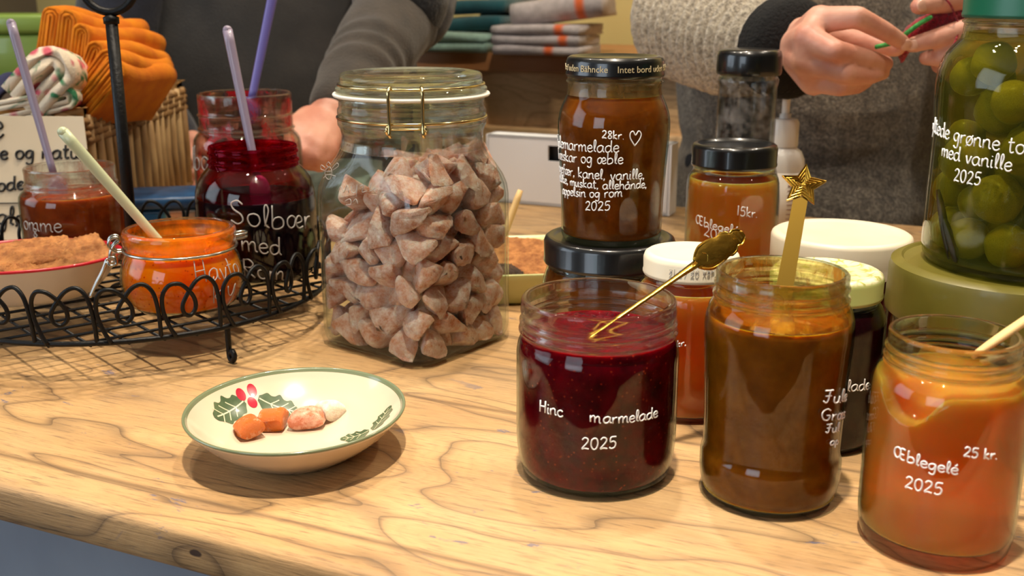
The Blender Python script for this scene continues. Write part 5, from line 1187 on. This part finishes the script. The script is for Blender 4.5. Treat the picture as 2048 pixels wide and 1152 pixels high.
for t_, w in hw:
    for s in (1, -1):
        for j in range(m):
            u = j/(m-1)*2-1; th_ = .0011*(1-.7*u**4)
            vs.append(H0+ax*(HL*t_)+wx*(w*u)+nx*(s*th_+.0012*math.sin(t_*3)))
k2 = 2*m; fs = []
for i in range(len(hw)-1):
    a = i*k2
    for j in range(m-1): fs += [(a+j, a+j+1, a+k2+j+1, a+k2+j), (a+m+j+1, a+m+j, a+k2+m+j, a+k2+m+j+1)]
    fs += [(a, a+k2, a+k2+m, a+m), (a+m-1, a+2*m-1, a+k2+2*m-1, a+k2+m-1)]
mb.add(vs, fs)
def on_head(t_, u): return H0+ax*(HL*t_)+wx*u+nx*.0013
for ln in ([(.18, -.0035), (.24, -.001), (.18, .0025)], [(.24, .004), (.3, .001), (.36, .004)], [(.26, -.005), (.34, -.002), (.42, -.005)], [(.4, .0045), (.46, .001), (.42, -.003)], [(.5, -.003), (.52, .003)], [(.56, -.004), (.58, .004)], [(.3, -.001), (.38, .0015), (.46, -.001)], [(.66, -.004), (.68, .004)], [(.74, -.003), (.77, .003)], [(.84, -.0035), (.86, .0035)], [(.91, -.002), (.92, .002)]):
    mb.tube([on_head(*p) for p in (spline(ln, 4) if len(ln) > 2 else ln)], .00065, 6)
mb.tube([on_head(t_, w*.86) for t_, w in hw[2:-2]], .0005, 6); mb.tube([on_head(t_, -w*.86) for t_, w in hw[2:-2]], .0005, 6)
mb.build('ornate_end', M['gold'], sp, sharp=50)
# star
S0 = Vector((.1395, .545, .082)); SCn = P(1606, 371, .592)
stv = empty('spreader', S0, 'flat gold spreader with a star end standing in the brown marmalade', 'spoon')
d = SCn-S0; L = d.length; dn = d/L; toC = (Vector((0, 0, H))-SCn).normalized(); wx = dn.cross(toC).normalized(); nx = wx.cross(dn).normalized()
mb = MB(); vs = []
for k in range(13):
    t_ = k/12; w = .0039+.0011*(1-t_); tt = .00065
    c = dn*(L*(.0+.93*t_))
    vs += [c-wx*w-nx*tt, c+wx*w-nx*tt, c+wx*w+nx*tt, c-wx*w+nx*tt]
fs = [(k*4+j, k*4+(j+1) % 4, k*4+4+(j+1) % 4, k*4+4+j) for k in range(12) for j in range(4)]+[(0, 1, 2, 3), (48, 49, 50, 51)]
mb.add(vs, fs).build('blade', M['gold_flat'], stv, smooth=False)
def starpts(R, r, n_off, rot=0): return [dn*L+ (wx*math.sin(rot+k*math.pi/5)+dn*math.cos(rot+k*math.pi/5))*(R if k % 2 == 0 else r)+nx*n_off for k in range(10)]
SRr = .0128; mb = MB(); rot = -.02
f_, b_ = starpts(SRr, SRr*.47, .0008, rot), starpts(SRr, SRr*.47, -.0008, rot); cf, cb = dn*L+nx*.0014, dn*L-nx*.0008
mb.add(f_+b_+[cf, cb], [(k, (k+1) % 10, 20) for k in range(10)]+[(10+(k+1) % 10, 10+k, 21) for k in range(10)]+[(k, 10+k, 10+(k+1) % 10, (k+1) % 10) for k in range(10)])
for f in (.97, .70, .46, .24): mb.tube(starpts(SRr*f, SRr*f*.47, .0011+.0004*(1-f), rot), .00055, 6, closed=True)
mb.build('star', M['gold'], stv, smooth=False)
# wooden stick in the apple jelly
q0 = Vector((.222, .492, .079)); q1 = P(2050, 640, .505); q1 = q0+(q1-q0)*1.5
q0 = G(1972, 694, .098); q0.y = .497; q0 = P(1972, 694, .497); q1 = P(2052, 640, .500); dd_ = (q1-q0); e = MB().tube([q0-dd_*.35+dd_*2.1*k/10 for k in range(11)], [.0018, .0022, .0026, .0028, .003, .003, .003, .003, .003, .0029, .0022], 12, flat=.7).build('wooden_stick', M['stick_wood']); tag(e, 'pale wooden stick leaning out of the open apple jelly jar', 'stick')
#==PEOPLE==
# ------------------------------------------------------------------ people
t = NT('grey_wool_knit'); co = t.coords(); n1 = t.noise(co, 260, 4, .7); n2 = t.noise(co, 60, 3)
col = t.ramp(t.math('ADD', t.math('MULTIPLY', n1, .7), t.math('MULTIPLY', n2, .3)), [(.36, lin((66, 60, 54))), (.5, lin((118, 108, 96))), (.64, lin((176, 164, 146)))])
M['wool'] = t.done(t.bsdf(col, .95, normal=t.bump(n1, .004), sheen=.4))  # darker copy of the wool, torso shade put into the colour
t = NT('grey_wool_lit_sleeve'); co = t.coords(); n1 = t.noise(co, 220, 4, .7)
col = t.ramp(n1, [(.34, lin((138, 126, 110))), (.5, lin((190, 176, 154))), (.66, lin((226, 214, 190)))])
M['wool_lit'] = t.done(t.bsdf(col, .95, normal=t.bump(n1, .004), sheen=.4))  # same wool as it looks lit on the sleeve, light put into the colour
M['black_cuff'] = plain('black_wool', (10, 10, 11), .95, sheen=0, bump=.002, bs=300)
M['apron'] = plain('dark_grey_cotton', (62, 58, 54), .9, c2=(48, 46, 44), ns=14, bump=.001, bs=400)
M['dark_sleeve'] = plain('brown_grey_jersey', (66, 58, 50), .92, c2=(54, 48, 42), ns=30, bump=.001, bs=300, sheen=.2)
M['navy'] = plain('navy_knit', (34, 38, 54), .95, c2=(26, 28, 40), ns=40, sheen=.3, bump=.001, bs=300)
M['fleece'] = plain('black_fleece', (10, 12, 18), 1.0, sheen=.35, bump=.002, bs=260)
M['hair_d'] = plain('dark_hair', (58, 40, 28), .5, c2=(40, 28, 20), ns=50, stretch=(6, 6, .6)); M['hair_b'] = plain('ash_blond_hair', (168, 140, 100), .5, c2=(140, 112, 76), ns=50, stretch=(6, 6, .6))
M['trouser'] = plain('dark_trousers', (40, 42, 50), .9)
def V(*a): return Vector(a)
def limb(mb, pts, rs, seg=16, flat=1.0, up=None):
    for i in range(len(pts)-1): mb.capsule(pts[i], pts[i+1], rs[i], rs[i+1], seg, flat, up)
def head(mb, c, fwd):
    f = Vector(fwd).normalized(); s = f.cross(V(0, 0, 1)).normalized(); R = Matrix((s, f, V(0, 0, 1))).transposed()
    def at(x, y, z): return Vector(c)+R @ V(x, y, z)
    mb.ball(at(0, -.012, .02), (.074, .092, .095), seg=24, rot=R); mb.ball(at(0, .022, -.045), (.056, .062, .062), seg=20, rot=R); mb.ball(at(0, .064, -.092), (.024, .020, .018), seg=14, rot=R)
    mb.capsule(at(0, .083, .018), at(0, .100, -.026), .008, .0125, 10); mb.ball(at(.013, .088, -.030), (.008, .008, .006), seg=8); mb.ball(at(-.013, .088, -.030), (.008, .008, .006), seg=8)
    mb.capsule(at(-.020, .078, -.057), at(.020, .078, -.057), .0065, .0065, 10); mb.capsule(at(-.018, .076, -.068), at(.018, .076, -.068), .007, .007, 10)
    for x in (-1, 1):
        mb.capsule(at(x*.018, .080, .030), at(x*.048, .066, .032), .008, .007, 8); mb.ball(at(x*.032, .070, .012), (.014, .012, .011), seg=10)
        mb.ball(at(x*.076, -.008, -.010), (.008, .018, .030), seg=12, rot=R); mb.ball(at(x*.042, .058, -.022), (.020, .018, .020), seg=10)
    return at, R
def hand(mb, wrist, mcp, fingers, thumb, rp=.0145, rw=.024):
    """mcp: four knuckles; fingers: for each PIP, DIP, tip with radii; thumb: CMC, MCP, IP, tip"""
    for k, m in enumerate(mcp): mb.capsule(wrist+(m-wrist)*.12, m, rw*.72, rp, 14)
    for a, b in zip(mcp, mcp[1:]): mb.capsule(a, b, rp*.92, rp*.92, 12)
    for m, (p, rs) in zip(mcp, fingers): limb(mb, [m]+p, rs, 14)
    limb(mb, thumb, [.017, .0135, .0112, .0085], 14)
    mb.capsule(thumb[0], (mcp[0]+wrist)/2, .017, .016, 12)
# ---- knitting person (right)
RP = empty('person', (.44, 1.60, ZF), 'person in a mottled grey wool sweater making a red knitted piece with both hands', 'person')
def rel(p, o): return Vector(p)-o
O = Vector((.44, 1.60, ZF)); body = MB()
Wr, Wl = P(1582, 98, 1.115), P(2078, 62, 1.16)
mcpR = [P(1640, 40, 1.045), P(1616, 75, 1.032), P(1611, 122, 1.036), P(1628, 162, 1.052)]
fR = [([P(1714, 34, 1.018), P(1768, 62, 1.03), P(1803, 84, 1.046)], [.0132, .0104, .0092, .0076]),
      ([P(1668, 101, 1.004), P(1734, 117, 1.026), P(1772, 127, 1.052)], [.0130, .0104, .0090, .0074]),
      ([P(1690, 146, 1.012), P(1742, 151, 1.034), P(1766, 146, 1.06)], [.0122, .0098, .0084, .0070]),
      ([P(1680, 175, 1.028), P(1716, 172, 1.046), P(1734, 163, 1.066)], [.0112, .0088, .0076, .0064])]
thR_ = [P(1600, 66, 1.105), P(1690, 82, 1.10), P(1752, 92, 1.086), P(1794, 96, 1.068)]
hand(body, Wr, mcpR, fR, thR_)
mcpL = [P(1990, 42, 1.10), P(1996, 80, 1.095), P(2000, 116, 1.10), P(1998, 146, 1.115)]
fL = [([P(1920, 62, 1.058), P(1862, 80, 1.05), P(1824, 90, 1.052)], [.013, .0105, .0092, .0076]),
      ([P(1930, 104, 1.052), P(1880, 116, 1.056), P(1852, 116, 1.07)], [.013, .0102, .009, .0074]),
      ([P(1940, 138, 1.06), P(1896, 140, 1.064), P(1876, 132, 1.08)], [.012, .0095, .0084, .007]),
      ([P(1948, 160, 1.075), P(1914, 160, 1.08), P(1898, 150, 1.095)], [.011, .0086, .0074, .0064])]
thL_ = [P(2030, 30, 1.12), P(1955, -4, 1.09), P(1886, 4, 1.065), P(1838, 12, 1.052)]
hand(body, Wl, mcpL, fL, thL_)
sR, eR = V(.29, 1.545, .46), P(1385, 62, 1.31); sL, eL = V(.62, 1.545, .46), V(.74, 1.30, .19)
limb(body, [sR, eR, eR+(Wr-eR)*.55, Wr], [.042, .036, .034, .024]); limb(body, [sL, eL, eL+(Wl-eL)*.55, Wl], [.042, .036, .034, .024])
limb(body, [V(.44, 1.60, -.02), V(.44, 1.60, .16), V(.44, 1.59, .36), V(.44, 1.58, .44)], [.115, .105, .11, .075]); body.capsule(sR, sL, .05, .05); body.capsule(V(.44, 1.58, .44), V(.44, 1.565, .56), .052, .048)
for x in (-.085, .085): limb(body, [V(.44+x, 1.60, -.03), V(.44+x, 1.595, -.44), V(.44+x, 1.61, -.82), V(.44+x, 1.56, -.87)], [.085, .058, .04, .03])
at_, R_ = head(body, V(.44, 1.54, .66), (-.15, -1, -.1))
body.v = [tuple(rel(v, O)) for v in body.v]
remesh(body.build('body', M['skin'], RP, clean=False), .0026, 5, .5)
def nail(tip, dip, toward, r=.0056):
    d = (tip-dip).normalized(); n = (Vector(toward)-tip).normalized(); n = (n-d*n.dot(d)).normalized(); s = d.cross(n)
    R = Matrix((s, d, n)).transposed(); return MB().ball(tip+d*.0012+n*.0060-O, (r, r*1.25, .0020), seg=14, rot=R)
camp = V(0, 0, H)
for f in (fR[0],): nail(f[0][2], f[0][1], camp, .0058).build('fingernail', M['nail'], RP)
nail(fL[0][0][2], fL[0][0][1], camp, .0052).build('fingernail', M['nail'], RP); nail(thL_[3], thL_[2], camp, .006).build('fingernail', M['nail'], RP)
sw = MB()
sw.ball(V(.44, 1.60, .16), (.20, .150, .30), seg=32); sw.ball(V(.44, 1.61, -.06), (.205, .158, .26), seg=32); sw.capsule(V(.28, 1.565, .455), V(.61, 1.565, .455), .082, .082, 22); sw.capsule(V(.44, 1.60, .12), V(.44, 1.585, .38), .16, .135, 28); sw.capsule(V(.44, 1.575, .44), V(.44, 1.57, .53), .075, .066, 18)
sl = MB()
sR2 = sR+V(.01, .0, .0)
limb(sw, [sR, eR+V(0, .01, .012)], [.085, .070], 22); limb(sw, [sL, eL], [.08, .07], 22)
cR = eR+(Wr-eR)*.90; cL = eL+(Wl-eL)*.86
limb(sw, [eR+V(0, .01, .012), eR+(Wr-eR)*.45+V(0, 0, .002), cR], [.070, .063, .048], 24); limb(sw, [eL, eL+(Wl-eL)*.5, cL], [.07, .06, .046], 22)
sw.v = [tuple(rel(v, O)) for v in sw.v]; swo = remesh(sw.build('sweater', [M['wool'], M['wool_lit']], RP, clean=False), .0036, 6, .5)
# knitted ribs on the forearm sleeve, and the same wool painted lighter for the light on it
me = swo.data; e0, e1 = rel(eR, O), rel(cR, O); dv = (e1-e0); LL = dv.length; dv = dv/LL
for v in me.vertices:
    q = v.co-e0; s = q.dot(dv); rad = (q-dv*s)
    if -.10 < s < LL+.02 and rad.length < .125:
        v.co += rad.normalized()*((.0048)*math.sin(s*2*math.pi/.0165+1.2*math.sin(math.atan2(rad.z, rad.x)*2)))
for p in me.polygons:
    q = Vector(p.center)-e0; s = q.dot(dv)
    if -.16 < s < LL+.05 and (q-dv*s).length < .14: p.material_index = 1
cu = MB(); ad = (Wr-eR).normalized(); up_ = V(0, 0, 1)
cu.tube([rel(cR+ad*(-.002+.042*k/8), O) for k in range(9)], [.0500, .0520, .0512, .0520, .0508, .0505, .0470, .0390, .0270], 28); cu.build('cuff', M['black_cuff'], RP)
cu = MB(); ad = (Wl-eL).normalized(); cu.tube([rel(cL+ad*(-.012+.034*k/8), O) for k in range(9)], [.0455, .0458, .0442, .0450, .0435, .0442, .0426, .0430, .038], 28); cu.build('cuff', M['black_cuff'], RP)
tr_ = MB()
for x in (-.09, .09): limb(tr_, [V(x, 0, .90), V(x, -.005, .46), V(x, .01, .06)], [.105, .078, .062], 18)
remesh(tr_.build('trousers', M['trouser'], RP, clean=False), .008, 4)
sh = MB()
for x in (-.09, .09): sh.capsule(V(x, .03, .045), V(x, -.10, .04), .045, .038, 16)
sh.build('shoes', M['black_cuff'], RP)
hm = MB(); hc = rel(V(.44, 1.54, .66), O)
hm.ball(hc+V(0, .030, .040), (.088, .096, .100), seg=24); hm.ball(hc+V(0, .075, -.05), (.078, .060, .11), seg=20); remesh(hm.build('hair', M['hair_b'], RP, clean=False), .006, 3)
# red knitted piece held in the fingers, with a green stem of yarn
M['red_yarn'] = plain('red_yarn', (168, 10, 34), .95, c2=(120, 4, 22), ns=260, bump=.003, bs=420, sheen=.3); M['green_yarn'] = plain('green_yarn', (74, 168, 84), .9, c2=(44, 130, 60), ns=200, bump=.001, bs=500)
pk0 = P(1830, 66, 1.072); kn = empty('knitted_piece', pk0, 'small red knitted piece with a green stem held between the fingers', 'knitting')
mb = MB(); pts = [P(1803, 124, 1.082), P(1808, 96, 1.078), P(1826, 66, 1.075), P(1862, 44, 1.073), P(1906, 30, 1.075), P(1945, 26, 1.085)]
q = spline(pts, 6); rr = np.interp(np.linspace(0, 1, len(q)), [0, .2, .4, .7, 1], [.0018, .0085, .0105, .0105, .009])
mb.tube([Vector(p)-pk0 for p in q], rr, 14, flat=.8); knb = mb.build('knitted_body', M['red_yarn'], kn)
for v in knb.data.vertices: v.co += v.normal*.0007*math.sin(v.co.x*900)*math.sin(v.co.z*900+v.co.y*700)
q = spline([P(1752, 94, 1.05), P(1790, 84, 1.058), P(1814, 66, 1.048), P(1838, 48, 1.046), P(1864, 33, 1.046)], 6)
MB().tube([Vector(p)-pk0 for p in q], [.0022]*(len(q)-1)+[.0014], 10).build('stem', M['green_yarn'], kn)
q = spline([P(1886, -6, 1.052), P(1900, 8, 1.05), P(1908, 26, 1.06), P(1918, 60, 1.05), P(1896, 112, 1.036), P(1884, 128, 1.04), P(1888, 150, 1.06), P(1882, 185, 1.08)], 6)
MB().tube([Vector(p)-pk0 for p in q], .0010, 8).build('yarn_strand', M['red_yarn'], kn)
# ---- clerk in the dark apron (left)
CO = Vector((-.34, 1.80, ZF)); CP = empty('person', CO, 'person in a dark grey apron and brown grey sleeves resting a hand on the counter', 'person')
body = MB(); WrC = P(666, 225, 1.245); HbC = P(640, 268, 1.215)
mcpC = [P(602, 268, 1.19), P(616, 285, 1.18), P(634, 296, 1.18), P(652, 300, 1.19)]
fC = [([P(590, 288, 1.175), P(592, 305, 1.17), P(598, 318, 1.172)], [.012, .0098, .0086, .0072]), ([P(606, 306, 1.165), P(610, 322, 1.165), P(618, 330, 1.175)], [.012, .0098, .0086, .0072]),
      ([P(628, 314, 1.168), P(634, 328, 1.172), P(640, 334, 1.182)], [.012, .0096, .0084, .007]), ([P(650, 316, 1.18), P(655, 326, 1.186), P(658, 332, 1.194)], [.011, .0088, .0076, .0064])]
thC = [P(618, 240, 1.225), P(596, 252, 1.20), P(586, 272, 1.18), P(584, 292, 1.165)]
hand(body, WrC, mcpC, fC, thC)
eC = P(806, 26, 1.48); sC = V(-.13, 1.74, .46); sC2 = V(-.55, 1.74, .46); eC2 = V(-.62, 1.70, .16); wC2 = V(-.50, 1.62, .03)
limb(body, [sC, eC, eC+(WrC-eC)*.5, WrC], [.042, .038, .036, .026]); limb(body, [sC2, eC2, wC2], [.042, .036, .026]); 
mcp2 = [wC2+V(.02+.0*k, -.05, .02-.018*k) for k in range(4)]
hand(body, wC2, mcp2, [([m+V(.012, -.030, -.006), m+V(.026, -.044, -.012), m+V(.038, -.048, -.016)], [.012, .0098, .0086, .0072]) for m in mcp2], [wC2+V(.01, -.02, .02), wC2+V(.035, -.05, .03), wC2+V(.055, -.07, .02), wC2+V(.07, -.08, .012)])
limb(body, [V(-.34, 1.80, -.02), V(-.34, 1.80, .16), V(-.34, 1.79, .36), V(-.34, 1.78, .44)], [.12, .11, .115, .08]); body.capsule(sC, sC2, .05, .05); body.capsule(V(-.34, 1.78, .44), V(-.34, 1.765, .57), .055, .05)
for x in (-.09, .09): limb(body, [V(-.34+x, 1.80, -.03), V(-.34+x, 1.795, -.44), V(-.34+x, 1.81, -.82), V(-.34+x, 1.76, -.87)], [.085, .058, .04, .03])
head(body, V(-.34, 1.745, .68), (.2, -1, -.1)); body.v = [tuple(rel(v, CO)) for v in body.v]
remesh(body.build('body', M['skin'], CP, clean=False), .0034, 5, .5)
sw = MB(); sw.ball(V(-.36, 1.80, .16), (.205, .140, .32), seg=32); sw.ball(V(-.36, 1.81, -.06), (.215, .150, .26), seg=32); sw.capsule(V(-.54, 1.76, .455), V(-.14, 1.76, .455), .082, .082, 22); sw.capsule(V(-.34, 1.80, .12), V(-.34, 1.79, .38), .130, .112, 28); sw.capsule(V(-.34, 1.775, .44), V(-.34, 1.77, .52), .07, .066, 18)
limb(sw, [sC, eC+V(0, .012, .012)], [.085, .070], 20); limb(sw, [sC2, eC2, eC2+(wC2-eC2)*.8], [.08, .062, .048], 20)
sw.v = [tuple(rel(v, CO)) for v in sw.v]; remesh(sw.build('sweater', M['navy'], CP, clean=False), .007, 5)
fl = MB(); fl.ball(rel(eC+V(.004, -.01, .022), CO), (.060, .062, .070), seg=24); fl.capsule(rel(eC+V(0, -.005, .03), CO), rel(eC+(sC-eC)*.5, CO), .066, .086, 20); remesh(fl.build('fleece_sleeve', M['fleece'], CP, clean=False), .005, 4)
fs_ = MB(); limb(fs_, [rel(eC+V(-.008, -.016, -.006), CO), rel(eC+(WrC-eC)*.5+V(-.002, 0, 0), CO), rel(eC+(WrC-eC)*.93, CO)], [.058, .050, .036], 24)
fo = remesh(fs_.build('sleeve', M['dark_sleeve'], CP, clean=False), .005, 4)
e0, e1 = rel(eC, CO), rel(WrC, CO); dv = (e1-e0).normalized()
for v in fo.data.vertices:
    q = v.co-e0; s = q.dot(dv); v.co += (q-dv*s).normalized()*.0016*math.sin(s*150+3*math.sin(s*40)+2*v.co.x*30)
# apron: a bib and skirt laid on the front of the body
mb = MB(); nx_, nz_ = 30, 40; vs = []
for s in (0, 1):
    for i in range(nx_+1):
        for j in range(nz_+1):
            z = -.62+1.02*j/nz_; w = .215 if z < .06 else .215-.07*min(1, (z-.06)/.34); x = -.375+w*(2*i/nx_-1)
            k = min(1, abs(x+.36)/.245); base = .158 if z < .02 else .158-.016*min(1, (z-.02)/.3)
            y = 1.805-base*math.sqrt(max(1-k*k, .04))-.006+(.005 if s else 0)+.003*math.sin(x*40+z*9)+.004*math.sin(z*26+x*14)*(abs(z-.1) < .12)
            vs.append(rel(V(x, y, z), CO))
N = (nx_+1)*(nz_+1); w_ = nz_+1
fs = [(i*w_+j, i*w_+j+1, (i+1)*w_+j+1, (i+1)*w_+j) for i in range(nx_) for j in range(nz_)]; fs += [tuple(q+N for q in reversed(f)) for f in fs]
bd = [(i*w_, (i+1)*w_) for i in range(nx_)]+[((i+1)*w_+nz_, i*w_+nz_) for i in range(nx_)]+[(j+1, j) for j in range(nz_)]+[(nx_*w_+j, nx_*w_+j+1) for j in range(nz_)]
mb.add(vs, fs+[(a, b, b+N, a+N) for a, b in bd]).build('apron', M['apron'], CP)
tr_ = MB()
for x in (-.09, .09): limb(tr_, [V(x-.01, 0, .90), V(x, -.005, .46), V(x, .01, .06)], [.105, .078, .062], 18)
remesh(tr_.build('trousers', M['trouser'], CP, clean=False), .008, 4)
sh = MB()
for x in (-.09, .09): sh.capsule(V(x, .03, .045), V(x, -.10, .04), .045, .038, 16)
sh.build('shoes', M['black_cuff'], CP)
hm = MB(); hc = rel(V(-.34, 1.745, .68), CO)
hm.ball(hc+V(0, .030, .040), (.088, .096, .100), seg=24); hm.ball(hc+V(0, .070, -.03), (.080, .062, .09), seg=20); remesh(hm.build('hair', M['hair_d'], CP, clean=False), .006, 3)
